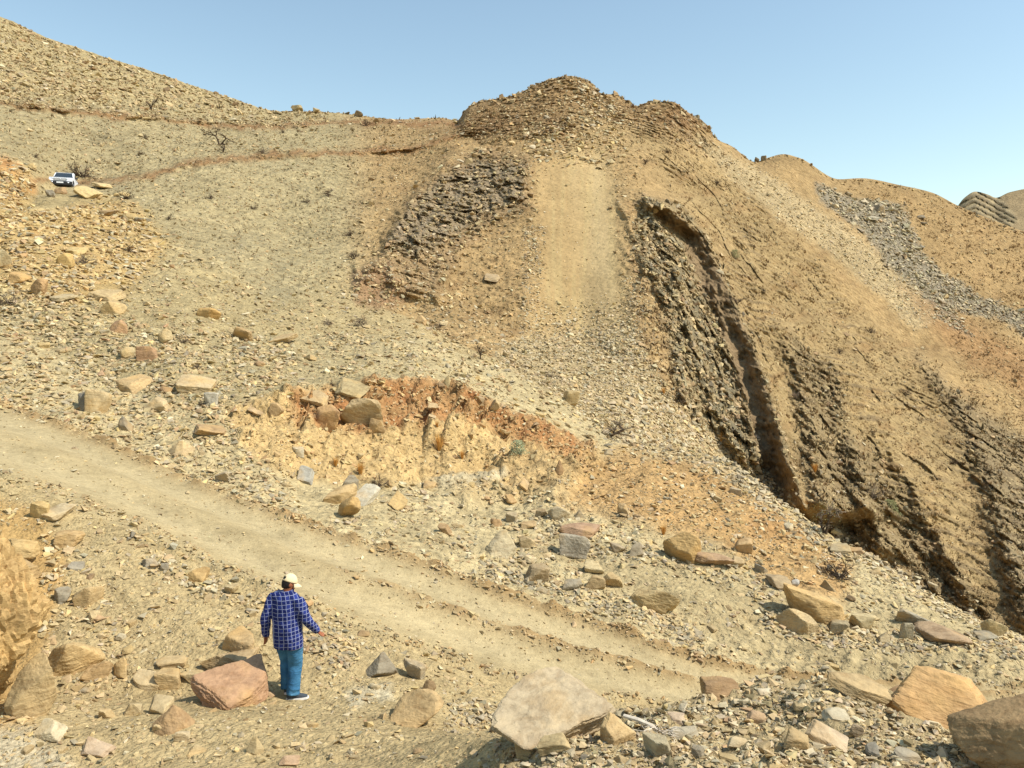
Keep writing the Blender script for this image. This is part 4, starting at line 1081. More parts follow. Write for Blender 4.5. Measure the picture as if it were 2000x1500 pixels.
scatter(sl(poly_mask(BX, BY, [(600,1220),(680,1235),(700,1300),(640,1310),(600,1270)], 14)), 420, 7, 0.5, dict(T=4, Y=1, G=3, B=1, R=1), hi=18)
scatter(sl(poly_mask(BX, BY, [(880,1370),(1010,1380),(1020,1410),(930,1430),(870,1410)], 12)), 420, 7, 0.5, dict(T=3, G=3, B=2, W=2), hi=20)
scatter(sl(poly_mask(BX, BY, [(0,1050),(120,1040),(250,1200),(240,1330),(100,1440),(0,1440)], 16)) * m_fg, 1100, 7.5, 0.55, dict(T=4, Y=4, O=1, G=1, D=1), hi=24)
scatter(sl(mound) * VIS[:-1, :-1], 7500, 7.6, 0.6, dict(T=4, M=3, W=3, G=3, P=2, B=1, R=0.6, Y=1), hi=26)
scatter(sl(mound) * VIS[:-1, :-1], 6000, 3.6, 0.4, dict(T=4, M=4, W=2, G=2, D=1))

sky_rows = np.zeros(AREA.shape); sky_rows[first_back - 4:first_back - 1] = 1.0
AREA_keep = AREA; AREA = np.where(sky_rows > 0, np.maximum(AREA, 4.0) * ((BXc > 0) & (BXc < 2000)), AREA)
scatter(sky_rows * 1.0, 420, 4.2, 0.5, dict(T=3, D=4, K=2, M=2))
scatter(sky_rows * ((BXc > 900) & (BXc < 1400)), 160, 6.0, 0.45, dict(T=2, D=4, K=3))
AREA = AREA_keep

def build_rubble():
    vs, fs, cs, off = [], [], [], 0
    for key, temps in (('big', TBIG), ('small', TSMALL)):
        if not st[key]: continue
        p = np.concatenate([x[0] for x in st[key]]); rad = np.concatenate([x[1] for x in st[key]])
        nr = np.concatenate([x[2] for x in st[key]]); cc = np.concatenate([x[3] for x in st[key]])
        n = len(p)
        which = rng.integers(0, len(temps), n)
        ang = rng.uniform(0, 2 * math.pi, n)
        # local frame: up between the slope normal and the vertical, tilted a little
        up = nr * 0.6 + np.array([0, 0, 0.4]) + 0.28 * rng.normal(size=(n, 3)); up /= np.linalg.norm(up, axis=1)[:, None]
        e1 = np.stack([np.cos(ang), np.sin(ang), np.zeros(n)], -1); e1 -= up * (e1 * up).sum(1)[:, None]; e1 /= np.linalg.norm(e1, axis=1)[:, None]
        e2 = np.cross(up, e1)
        sx = rad[:, None] * rng.uniform(0.85, 1.25, (n, 3))
        cen = p + up * (rad * rng.uniform(-0.02, 0.42, n))[:, None]
        for t, (tv, tf) in enumerate(temps):
            k = np.where(which == t)[0]
            if not len(k): continue
            lv = tv[None] * sx[k][:, None, :]
            wv = cen[k][:, None, :] + lv[..., 0:1] * e1[k][:, None] + lv[..., 1:2] * e2[k][:, None] + lv[..., 2:3] * up[k][:, None]
            nv = len(tv)
            vs.append(wv.reshape(-1, 3)); cs.append(np.repeat(cc[k], nv, 0))
            fs.append((tf[None] + (off + np.arange(len(k)) * nv)[:, None, None]).reshape(-1, 3)); off += nv * len(k)
    o = mesh_obj('rubble', np.concatenate(vs), np.concatenate(fs), M['rubble'], None, False, np.concatenate(cs))
    print('RUBBLE', len(o.data.polygons))
    return tag(o, 'loose broken stones and gravel strewn over all the slopes', None, None, 'stuff')
build_rubble()

# ---- dry grass and herb cover on the slopes
def build_grass():
    r = np.random.default_rng(77)
    specs = [(sl(flank) * (1 - sl(pale_scree)) * (1 - sl(grey_scree)), 9000, 4.4, [(158,122,76),(140,110,72),(182,146,92),(124,102,70)]),
             (sl(bowl), 1600, 4.6, [(120,104,76),(150,126,86)]),
             (sl(cliff) * (1 - sl(wall)), 1500, 7.0, [(112,98,66),(150,124,80),(96,88,64),(170,140,90)]),
             (strip, 700, 6.0, [(140,108,70),(112,92,64)]),
             (sl(summit), 900, 5.0, [(140,106,66),(110,90,62)]),
             (sl(mountain) * (1 - sl(chute)) * (BXc < 1260), 1500, 4.6, [(140,108,70),(112,92,64)]),
             (sl(cliff2) + sl(cliff3), 2600, 6.5, [(112,98,66),(140,112,70),(96,88,64)]),
             (poly_mask(BXc, BYc, [(1640,350),(1870,402),(2040,460),(2040,900),(1880,780),(1840,520),(1780,430)], 20), 2600, 4.2, [(166,128,80),(140,110,72)]),
             ((B2c == 14) * (BXc < 640), 900, 4.4, [(120,104,76),(104,90,66)])]
    vs, fs, cs, off = [], [], [], 0
    cl2 = sstep(-0.2, 0.4, sl(fbm(BX / 40, BY / 22, 31.0, 3)))
    for m, n, sz, cols in specs:
        w = (m * AREA * (0.15 + cl2)).ravel(); ii = r.choice(len(w), n, p=w / w.sum())
        rr, cc = ii // (NC - 1), ii % (NC - 1)
        p = V[rr, cc] + (V[rr, cc + 1] - V[rr, cc]) * r.random((n, 1))
        s = sz * np.exp(0.35 * r.normal(size=n)) * p[:, 1] / F
        colr = np.array([C(*c) for c in cols])[r.integers(0, len(cols), n)] * r.uniform(0.8, 1.2, (n, 1))
        NB = 5
        a = r.uniform(0, 6.283, (n, NB)); lean = r.uniform(0.2, 1.0, (n, NB)); h = r.uniform(0.5, 1.0, (n, NB)) * s[:, None]
        base = p[:, None, :] + np.stack([np.cos(a), np.sin(a), 0 * a], -1) * (0.25 * s)[:, None, None]
        tip = base + np.stack([np.cos(a) * lean * 0.6, np.sin(a) * lean * 0.6, 1 - 0.35 * lean], -1) * h[..., None]
        side = np.stack([-np.sin(a), np.cos(a), 0 * a], -1) * (0.10 * s)[:, None, None]
        tri = np.stack([base - side, base + side, tip], 2).reshape(-1, 3)
        vs.append(tri); cs.append(np.repeat(colr, NB * 3, 0))
        fs.append((np.arange(len(tri)) + off).reshape(-1, 3)); off += len(tri)
    o = mesh_obj('dry_grass', np.concatenate(vs), np.concatenate(fs), M['rubble'], None, False, np.concatenate(cs))
    return tag(o, 'thin brown dry grass dotted over the mountain slopes', None, None, 'stuff')
build_grass()

# ---- individual middling stones, told apart only by where they lie
MID = [rock_shape(9000 + i, 3 if i < 4 else 4, 'bsbwbsbb'[i % 8], (1, 0.85, 0.42 if i % 3 else 0.6)) for i in range(10)]
MIDM = []
for vv, ff in MID:
    o = mesh_obj('stone', vv, ff, M['rock'], None, False)
    MIDM.append(o.data); bpy.data.objects.remove(o)
LAND = [(o.name, o['label'], project(np.array(o.location))) for o in col.objects if o.get('category') in ('boulder', 'slab', 'outcrop') and len(o['label'].split()) <= 9]
USED = set()
WORD = {'T': 'tan', 'Y': 'yellow', 'O': 'orange', 'G': 'grey', 'B': 'dark grey', 'W': 'pale', 'R': 'reddish', 'D': 'brown', 'P': 'pinkish', 'M': 'dull tan'}
def stone_label(px, py, key, sz, fallback):
    size = 'small' if sz < 19 else 'mid sized'
    for nm, lb, (lx, ly) in sorted(LAND, key=lambda q: (q[2][0] - px) ** 2 + (1.4 * (q[2][1] - py)) ** 2)[:10]:
        dx, dy = px - lx, py - ly
        rel = ('left of' if dx < 0 else 'right of') if abs(dx) > abs(dy) else ('behind' if dy < 0 else 'in front of')
        t = '%s %s stone %s the %s' % (size, WORD[key], rel, lb)
        if t not in USED and len(t.split()) <= 16:
            USED.add(t); return t
    return fallback
def mid_stones(mask, n, lo, hi, pal, label, group):
    w = (mask * AREA).ravel(); s = w.sum()
    got, tries = 0, 0
    keys = list(pal.keys()); pr = np.array(list(pal.values()), float); pr /= pr.sum()
    while got < n and tries < n * 12:
        tries += 1
        ii = int(rng.choice(len(w), p=w / s)); r, c = ii // (NC - 1), ii % (NC - 1)
        p = V[r, c]; px, py = project(p)
        sz = rng.uniform(lo, hi)
        if any(b[0] - sz * .5 < px < b[2] + sz * .5 and b[1] - sz * .3 < py < b[3] + sz * .5 for b in ROCKS): continue
        if abs(px - 568) < 60 and 1110 < py < 1385: continue
        rad = sz * 0.5 * p[1] / F
        o = bpy.data.objects.new('stone', MIDM[int(rng.integers(len(MIDM)))]); col.objects.link(o)
        o.location = Vector(p) + Vector((0, 0, rad * 0.15))
        o.scale = (rad * rng.uniform(0.95, 1.2), rad * rng.uniform(0.8, 1.1), rad * rng.uniform(0.9, 1.3))
        nn = Vector(NRM[r, c]); up = (nn * 0.7 + Vector((0, 0, 0.5)) + Vector(rng.normal(size=3) * 0.15)).normalized()
        o.rotation_euler = (up.to_track_quat('Z', 'Y').to_matrix() @ Matrix.Rotation(rng.uniform(0, 6.28), 3, 'Z')).to_euler()
        key = keys[int(rng.choice(len(keys), p=pr))]
        o.color = (*(tone(C(*PAL_[key])) * rng.uniform(0.85, 1.12)), 1)
        tag(o, stone_label(px, py, key, sz, label), 'stone', group, 'thing')
        ROCKS.append((px - sz * .5, py - sz * .5, px + sz * .5, py + sz * .3)); got += 1
PALM = dict(T=5, Y=2, M=2, G=2, W=2, R=0.5, D=1, P=1)
mid_stones(m_left * (1 - sl(bank)) * (BXc < 620) * (BYc > 560), 26, 15, 27, PALM, 'mid sized tan stone among the rubble above the dirt road', 'mid sized stones above the road')
mid_stones(sl(yellow_rub) * VIS[:-1, :-1], 16, 13, 24, dict(Y=4, T=3, W=2, O=1), 'mid sized yellow stone of the rubble below the pickup', 'mid sized stones below the pickup')
mid_stones(m_b * (BXc > 880), 28, 13, 25, PALM, 'mid sized stone lying among the boulders of the bench', 'mid sized stones on the bench')
mid_stones(sl(ridge), 14, 14, 22, dict(T=4, W=3, G=3, P=1), 'pale stone along the ridge edge before the gully', 'stones along the ridge edge')
mid_stones(m_fg * (BYc > 1180) * (BXc < 900) * 1.0, 22, 15, 30, PALM, 'mid sized stone on the ground around the walking man', 'mid sized stones around the man')
mid_stones(sl(mound) * VIS[:-1, :-1], 20, 20, 36, dict(T=3, W=3, G=3, P=2, M=2), 'mid sized angular stone on the near rubble mound', 'mid sized stones on the mound')

# ------------------------------------------------------------------ plants
M['twig'] = simple_mat('twig', lin(122, 106, 86), 0.9, 0, 0.3, 30)
M['twig_dark'] = simple_mat('twig_dark', lin(84, 68, 52), 0.9, 0, 0.3, 30)
M['straw'] = simple_mat('straw', lin(206, 154, 78), 0.85, 0, 0.25, 30)
M['sage'] = simple_mat('sage_leaf', lin(150, 152, 112), 0.8, 0, 0.3, 40)
M['olive_leaf'] = simple_mat('olive_leaf', lin(124, 122, 76), 0.8, 0, 0.3, 40)
M['driftwood'] = simple_mat('driftwood', lin(206, 192, 170), 0.85, 0, 0.25, 30)

def tubes(paths, sides=3):
    vs, fs = [], []
    for pts, rad in paths:
        pts = [Vector(p) for p in pts]
        base = len(vs)
        for i, p in enumerate(pts):
            d = (pts[min(i + 1, len(pts) - 1)] - pts[max(i - 1, 0)])
            d = d.normalized() if d.length > 1e-9 else Vector((0, 0, 1))
            a = d.orthogonal().normalized(); b = d.cross(a)
            for k in range(sides):
                t = 2 * math.pi * k / sides
                vs.append(p + (a * math.cos(t) + b * math.sin(t)) * rad[i])
        for i in range(len(pts) - 1):
            for k in range(sides):
                k2 = (k + 1) % sides
                fs.append((base + i * sides + k, base + i * sides + k2, base + (i + 1) * sides + k2, base + (i + 1) * sides + k))
    return vs, fs

def grow(r, p, d, length, rad, depth, out, droop=0.0, split=3, spread=0.7):
    pts, rr = [p.copy()], [rad]
    n = 3
    for i in range(n):
        d = (d + Vector((r.gauss(0, 0.22), r.gauss(0, 0.22), r.gauss(0, 0.12) - droop))).normalized()
        p = p + d * (length / n)
        pts.append(p.copy()); rr.append(rad * (1 - 0.45 * (i + 1) / n))
    out.append((pts, rr, depth))
    if depth > 0:
        for k in range(split):
            q = pts[r.choice([1, 2, 3, 3])]
            dd = (d + Vector((r.gauss(0, spread), r.gauss(0, spread), r.gauss(0, spread * 0.6)))).normalized()
            grow(r, q.copy(), dd, length * r.uniform(0.5, 0.8), rad * 0.62, depth - 1, out, droop, split, spread)

def shrub_mesh(seed, stems=16, depth=2, flat=0.6, rad=0.012):
    r = random.Random(seed); out = []
    for i in range(stems):
        a = r.uniform(0, 6.283); e = r.uniform(0.15, 1.25)
        d = Vector((math.cos(a) * math.cos(e), math.sin(a) * math.cos(e), math.sin(e) * (0.6 + flat)))
        grow(r, Vector((r.gauss(0, 0.04), r.gauss(0, 0.04), -0.02)), d.normalized(), r.uniform(0.22, 0.34), rad, depth, out, 0.02, 3, 0.55)
    return tubes([(a, b) for a, b, c in out])

def tuft_mesh(seed, n=170):
    r = random.Random(seed); vs, fs = [], []
    for i in range(n):
        a = r.uniform(0, 6.283); q = r.random() ** 0.7
        base = Vector((math.cos(a) * 0.10 * q, math.sin(a) * 0.10 * q, -0.02))
        lean = 0.15 + 0.75 * q * r.random(); h = r.uniform(0.6, 1.0)
        a2 = a + r.gauss(0, 0.5)
        dirv = Vector((math.cos(a2) * lean, math.sin(a2) * lean, 1)).normalized()
        side = Vector((-math.sin(a2), math.cos(a2), 0)) * 0.010
        m = base + dirv * h * 0.55; t = base + dirv * h + Vector((math.cos(a2), math.sin(a2), -0.5)) * 0.12 * r.random()
        b = len(vs); vs += [base - side, base + side, m - side * 0.8, m + side * 0.8, t]
        fs += [(b, b + 1, b + 3, b + 2), (b + 2, b + 3, b + 4)]
    return vs, fs

def leaf_cloud(seed, n, size, shape):
    r = random.Random(seed); vs, fs = [], []
    for i in range(n):
        a = r.uniform(0, 6.283); z = r.random(); q = math.sqrt(max(0, 1 - (z * 0.9) ** 2)) * r.random() ** 0.4
        q *= 0.75 + 0.35 * math.sin(a * 3 + seed) * math.cos(z * 5)
        c = Vector((math.cos(a) * q * shape[0], math.sin(a) * q * shape[1], shape[3] + z * shape[2]))
        u = Vector((r.gauss(0, 1), r.gauss(0, 1), r.gauss(0, 1))).normalized(); w = u.orthogonal().normalized()
        s = size * r.uniform(0.6, 1.3); b = len(vs)
        vs += [c - u * s, c + w * s * 0.45, c + u * s, c - w * s * 0.45]; fs.append((b, b + 1, b + 2, b + 3))
    return vs, fs

SHR = {}
for k, (stems, depth, flat, rad) in enumerate([(15, 2, 0.5, 0.019), (20, 2, 0.2, 0.016), (11, 3, 0.8, 0.015), (13, 2, 1.0, 0.019)]):
    for mk in ('twig', 'twig_dark'):
        o = mesh_obj('dry_shrub', *shrub_mesh(40 + k, stems, depth, flat, rad), M[mk]); SHR[(k, mk)] = o.data; bpy.data.objects.remove(o)
o = mesh_obj('t', *tuft_mesh(3), M['straw']); TUFT = o.data; bpy.data.objects.remove(o)

def ground_at(px, py):
    p, n = spot(px, py)
    return p
def dry_shrub(px, py, wpx, label, k=None, mk='twig', sz=1.0):
    p = ground_at(px, py); s = wpx * p.y / F / 1.05
    k = random.randrange(4) if k is None else k
    o = bpy.data.objects.new('dry_shrub', SHR[(k, mk)]); col.objects.link(o)
    o.location = p; o.scale = (s, s, s * sz); o.rotation_euler = (0, 0, random.uniform(0, 6.28))
    return tag(o, label, 'shrub', 'dry leafless shrubs')
def grass_tuft(px, py, hpx, label, wide=0.75):
    p = ground_at(px, py); s = hpx * p.y / F
    o = bpy.data.objects.new('grass_tuft', TUFT); col.objects.link(o)
    o.location = p; o.scale = (s * wide, s * wide, s); o.rotation_euler = (0, 0, random.uniform(0, 6.28))
    return tag(o, label, 'grass tuft', 'straw coloured grass tufts')
def bare_tree(px, py, hpx, label, seed, leaf=None, spread=0.8, width=1.0):
    p = ground_at(px, py); s = hpx * p.y / F
    root = empty('bare_tree', p, random.uniform(0, 6.28)); root.scale = (s * width, s * width, s)
    tag(root, label, 'tree', 'small thorn trees')
    r = random.Random(seed); out = []
    for i in range(2):
        grow(r, Vector((0, 0, -0.03)), Vector((r.gauss(0, 0.35), r.gauss(0, 0.35), 1)).normalized(), 0.50, 0.050, 4, out, -0.01, 3, spread)
    mesh_obj('trunk', *tubes([(a, b) for a, b, c in out if c >= 3], 5), M['twig_dark'], root)
    mesh_obj('crown', *tubes([(a, b) for a, b, c in out if c < 3]), M['twig_dark'] if leaf is None else M['twig'], root)
    if leaf:
        mesh_obj('foliage', *leaf_cloud(seed, 420, 0.022, (0.55, 0.55, 0.5, 0.42)), M[leaf], root)
    return root
def leafy_bush(px, py, wpx, hpx, label, leaf, seed):
    p = ground_at(px, py); s = wpx * p.y / F; h = hpx * p.y / F
    root = empty('leafy_bush', p, 0); tag(root, label, 'bush', 'green leafed bushes')
    root.scale = (s, s, h)
    mesh_obj('stems', *shrub_mesh(seed, 14, 1, 0.6, 0.014), M['twig'], root)
    mesh_obj('foliage', *leaf_cloud(seed, 900, 0.045, (0.5, 0.5, 0.92, 0.04)), M[leaf], root)
    return root

bare_tree(428, 283, 36, 'dark bare thorn tree standing alone on the left slope', 5, None, 0.9, 1.2)
bare_tree(436, 298, 20, 'small crooked dead tree below the lone thorn tree', 6, None, 0.7)
bare_tree(1190, 852, 46, 'sparse olive thorn tree at the foot of the scree fan', 8, 'olive_leaf', 1.0, 1.5)
bare_tree(295, 214, 24, 'tiny dead tree on the old track cut', 11, None, 0.6)
bare_tree(1612, 1044, 70, 'grey green thorn tree at the gully edge', 13, 'olive_leaf', 0.9, 1.0)
bare_tree(938, 702, 36, 'small upright dead tree at the left of the scree fan', 14, None, 0.5, 0.8)
bare_tree(1440, 596, 26, 'crooked dead tree right of the dark cliff', 17, None, 0.8, 1.2)
for a in [(20,594,62,'grey brown dry shrub at the left border',1,'twig'),(166,514,38,'grey dry shrub amid the yellow rubble',0,'twig'),
          (252,492,30,'dark dry shrub right of the yellow rubble',0,'twig_dark'),(356,668,36,'grey dry shrub beside the rounded pale stone',1,'twig'),
          (386,722,30,'grey dry shrub above the long pale slab',0,'twig'),(530,748,26,'low grey shrub above the cut bank',1,'twig'),
          (648,756,28,'dark shrub beside the sunken olive slab',0,'twig_dark'),(706,640,46,'grey shrub on the upper slope left of the crag',3,'twig'),
          (640,634,30,'low grey shrub near the hill edge',1,'twig'),(160,345,66,'broad brown shrub behind the pickup',1,'twig_dark'),
          (243,388,36,'brown dry shrub on the slope right of the pickup',1,'twig_dark'),(640,384,28,'dark shrub in the middle of the bowl',0,'twig_dark'),
          (600,396,24,'rust shrub left of the dark shrub in the bowl',1,'twig'),(716,246,26,'dark shrub just under the saddle skyline',0,'twig_dark'),
          (690,506,34,'dark shrub left of the crag foot',3,'twig_dark'),(684,460,24,'dry shrub left of the dark crag',0,'twig_dark'),
          (514,300,26,'pale dry shrub right of the lone thorn tree',0,'twig'),(552,260,16,'small dark shrub near the old track',0,'twig_dark'),
          (284,270,18,'small dark shrub left of the lone thorn tree',0,'twig_dark'),(276,302,20,'small dead shrub above the upper track',2,'twig_dark'),
          (70,308,18,'small dark shrub up the slope behind the pickup',0,'twig_dark'),(412,388,20,'small dark shrub below the upper track',0,'twig_dark'),
          (495,408,18,'small grey shrub in the bowl centre',1,'twig_dark'),(396,792,30,'rust brown shrub beside the white grey stone',1,'twig_dark'),
          (1640,1126,84,'wide brown leafless bush on the orange ridge slope',1,'twig_dark'),(1705,968,56,'grey shrub hanging in the shaded gully',1,'twig'),
          (1490,572,26,'dark shrub below the small outcrop on the flank',0,'twig_dark'),(1640,690,22,'dark shrub on the rocky flank',0,'twig_dark'),
          (1556,780,32,'dry shrub beside the second dark rib',3,'twig'),(1330,790,34,'pale dry shrub at the foot of the dark cliff',3,'twig'),
          (1700,650,26,'dark shrub on the upper flank',0,'twig_dark'),(1770,770,30,'grey shrub on the middle flank',1,'twig_dark'),
          (1860,905,34,'grey shrub between the lower ribs',1,'twig_dark'),(1890,800,26,'dark shrub near the right ribs',0,'twig_dark'),
          (738,950,52,'thin rust twigs below the cut bank',2,'twig_dark'),(1400,360,22,'dark shrub on the upper ridge',0,'twig_dark'),
          (1260,320,20,'dark dry shrub right of the chute top',3,'twig_dark'),(1305,300,20,'dark upright shrub under the second summit',3,'twig_dark'),
          (560,672,28,'grey twiggy shrub beside the tan slope slab',1,'twig'),(1075,735,30,'low grey shrub on the edge of the scree fan',1,'twig'),
          (860,640,22,'small dark shrub under the crag slope',0,'twig_dark'),(330,430,22,'small shrub at the edge of the yellow rubble',0,'twig_dark')]:
    dry_shrub(*a)
for a in [(858,880,42,'tallest orange grass tuft on the cut bank'),(903,896,22,'small orange grass tuft right of the tallest tuft'),(704,926,32,'orange grass tuft by the whitish grey rock'),
          (656,910,24,'yellow grass tuft at the left of the cut bank'),(1592,922,24,'orange grass tuft in the gully between the ribs'),(1572,996,26,'orange grass tuft on the gully edge stones'),
          (1408,862,26,'rusty grass tuft at the foot of the dark cliff'),(1296,770,18,'rusty grass tuft at the right edge of the fan'),(1296,1044,26,'orange grass tuft behind the big yellow boulder'),
          (854,835,18,'yellow grass tuft above the tallest tuft')]:
    grass_tuft(*a)
leafy_bush(1012, 888, 44, 30, 'round sage green bush on the cut bank', 'sage', 21)
leafy_bush(1738, 1008, 46, 34, 'green bush in the gully beside the grey shrub', 'olive_leaf', 22)
leafy_bush(1435, 505, 26, 18, 'small olive bush below the small outcrop on the flank', 'olive_leaf', 23)

# bleached dead branch on the mound
def dead_branch():
    p = ground_at(1290, 1440); r = random.Random(4); out = []
    a = Vector(point(1218, 1410, p.y + 0.05)) - p; b = Vector(point(1300, 1448, p.y - 0.1)) - p
    pts = [a, a.lerp(b, 0.35) + Vector((0, 0, 0.02)), a.lerp(b, 0.7) + Vector((0, 0.02, 0.015)), b]
    root = empty('dead_branch', p); tag(root, 'bleached dead branch with fine twigs on the near mound', 'branch')
    mesh_obj('stem', *tubes([([q + Vector((0, 0, 0.05)) for q in pts], [0.016, 0.018, 0.014, 0.006])], 6), M['driftwood'], root)
    for i in range(14):
        q = pts[0].lerp(pts[3], r.uniform(0.25, 0.95)) + Vector((0, 0, 0.05))
        grow(r, q, Vector((r.gauss(0.2, 0.5), r.gauss(-0.2, 0.5), r.uniform(-0.2, 0.5))).normalized(), r.uniform(0.07, 0.15), 0.005, 1, out, 0.05, 2, 0.5)
    mesh_obj('twigs', *tubes([(x, y) for x, y, c in out]), M['driftwood'], root)
dead_branch()

# ------------------------------------------------------------------ the walking man
def ring_tube(pts, radii, seg=20, frame=None):
    """closed loft through pts with elliptical rings; radii = (rx, ry) per point, ring axes from frame"""
    vs, fs = [], []
    n = len(pts)
    pts = [Vector(p) for p in pts]
    prev = None
    for i, p in enumerate(pts):
        d = (pts[min(i + 1, n - 1)] - pts[max(i - 1, 0)]).normalized()
        if frame is not None:
            a = Vector(frame) - d * d.dot(Vector(frame)); a.normalize()
        else:
            a = d.orthogonal().normalized() if prev is None else (prev - d * d.dot(prev)).normalized()
        prev = a; b = d.cross(a)
        rx, ry = radii[i] if isinstance(radii[i], (tuple, list)) else (radii[i], radii[i])
        for k in range(seg):
            t = 2 * math.pi * k / seg
            vs.append(p + a * math.cos(t) * rx + b * math.sin(t) * ry)
    for i in range(n - 1):
        for k in range(seg):
            k2 = (k + 1) % seg
            fs.append((i * seg + k, i * seg + k2, (i + 1) * seg + k2, (i + 1) * seg + k))
    fs.append(tuple(range(seg))[::-1]); fs.append(tuple((n - 1) * seg + k for k in range(seg)))
    return vs, fs
def ball(c, r, sub=3, rot=None):
    d, f = ICO[sub]
    v = [Vector((x[0] * r[0], x[1] * r[1], x[2] * r[2])) for x in d]
    if rot is not None: v = [rot @ q for q in v]
    return [q + Vector(c) for q in v], [tuple(int(i) for i in q) for q in f]
def join(parts):
    vs, fs = [], []
    for v, f in parts:
        o = len(vs); vs += list(v); fs += [tuple(i + o for i in q) for q in f]
    return vs, fs
def fused(name, parts, voxel, mat, parent, smooth_it=6, fn=None):
    """fuse overlapping closed pieces into one continuous skin"""
    o = mesh_obj(name, *join(parts), mat, None, True)
    m = o.modifiers.new('r', 'REMESH'); m.mode = 'VOXEL'; m.voxel_size = voxel; m.use_smooth_shade = True
    if smooth_it:
        m2 = o.modifiers.new('s', 'SMOOTH'); m2.iterations = smooth_it; m2.factor = 0.5
    dg = bpy.context.evaluated_depsgraph_get()
    me = bpy.data.meshes.new_from_object(o.evaluated_get(dg))
    o.modifiers.clear(); old = o.data; o.data = me; bpy.data.meshes.remove(old)
    if fn is not None:
        co = np.empty(len(me.vertices) * 3, np.float32); me.vertices.foreach_get('co', co); co = co.reshape(-1, 3)
        no = np.empty(len(me.vertices) * 3, np.float32); me.vertices.foreach_get('normal', no); no = no.reshape(-1, 3)
        me.vertices.foreach_set('co', (co + no * fn(co)[:, None]).astype(np.float32).ravel()); me.update()
    me.name = name
    if not me.materials: me.materials.append(mat)
    me.polygons.foreach_set('use_smooth', np.ones(len(me.polygons), bool))
    o.parent = parent
    return o

def plaid_material():
    t = NT('plaid_shirt')
    tc = t.n('ShaderNodeTexCoord'); sep = t.n('ShaderNodeSeparateXYZ'); t.l(tc.outputs['Object'], sep.inputs[0])
    def mth(op, a, b=None):
        nd = t.n('ShaderNodeMath', operation=op)
        for i, v in enumerate((a, b)):
            if v is None: continue
            if hasattr(v, 'is_output'): t.l(v, nd.inputs[i])
            else: nd.inputs[i].default_value = v
        return nd.outputs[0]
    warp = t.noise(5.0, 2, 0.5, tc.outputs['Object'])
    wv = mth('MULTIPLY', warp, 0.03)
    xx = mth('ADD', mth('ADD', mth('MULTIPLY', sep.outputs[0], 0.93), mth('MULTIPLY', sep.outputs[1], 0.5)), wv)
    zz = mth('ADD', mth('ADD', sep.outputs[2], mth('MULTIPLY', sep.outputs[0], -0.12)), wv)
    def lines(c, period, width):
        return mth('LESS_THAN', mth('FRACT', mth('ADD', mth('DIVIDE', c, period), 50.0)), width)
    base = lin(30, 40, 96)
    dark = mth('MAXIMUM', lines(xx, 0.104, 0.5), lines(zz, 0.104, 0.5))
    c = t.mix(dark, tuple(lin(46, 58, 124)), tuple(base))
    l1 = mth('MAXIMUM', lines(xx, 0.052, 0.13), lines(zz, 0.052, 0.13))
    c = t.mix(mth('MULTIPLY', l1, 0.40), c, tuple(lin(206, 212, 232)))
    c = t.mix(1.0, c, t.ramp(t.noise(9, 3, 0.6, tc.outputs['Object']), [(0.3, (0.85,) * 3), (0.7, (1.08,) * 3)]), 'MULTIPLY')
    t.l(c, t.b.inputs['Base Color']); t.b.inputs['Roughness'].default_value = 0.9
    t.b.inputs['Specular IOR Level'].default_value = 0.15
    mp = t.n('ShaderNodeMapping'); mp.inputs['Scale'].default_value = (9, 9, 2.6); t.l(tc.outputs['Object'], mp.inputs[0])
    t.l(t.bump(t.noise(1.5, 4, 0.6, mp.outputs[0], 0.6), 0.8, 0.03), t.b.inputs['Normal'])
    return t.m
M['plaid'] = plaid_material()
def jeans_material():
    t = NT('denim'); tc = t.n('ShaderNodeTexCoord')
    n1 = t.noise(4, 4, 0.6, tc.outputs['Object'])
    c = t.ramp(n1, [(0.3, tuple(lin(42, 84, 116))), (0.55, tuple(lin(62, 110, 142))), (0.8, tuple(lin(98, 142, 166)))])
    t.l(c, t.b.inputs['Base Color']); t.b.inputs['Roughness'].default_value = 0.92
    t.b.inputs['Specular IOR Level'].default_value = 0.15
    mp = t.n('ShaderNodeMapping'); mp.inputs['Scale'].default_value = (5, 5, 9); t.l(tc.outputs['Object'], mp.inputs[0])
    t.l(t.bump(t.noise(1.6, 4, 0.6, mp.outputs[0], 0.8), 0.8, 0.03), t.b.inputs['Normal'])
    return t.m
M['denim'] = jeans_material()
M['skin'] = simple_mat('skin', lin(150, 92, 62), 0.6, 0, 0.12, 12)
M['hair'] = simple_mat('hair', lin(30, 24, 22), 0.7, 0, 0.3, 60)
M['cap'] = simple_mat('cap_cloth', lin(222, 200, 158), 0.9, 0, 0.08, 30)
M['shoe'] = simple_mat('shoe_mesh', lin(64, 70, 76), 0.85, 0, 0.25, 40)
M['sole'] = simple_mat('shoe_sole', lin(226, 222, 214), 0.7, 0, 0.08, 30)

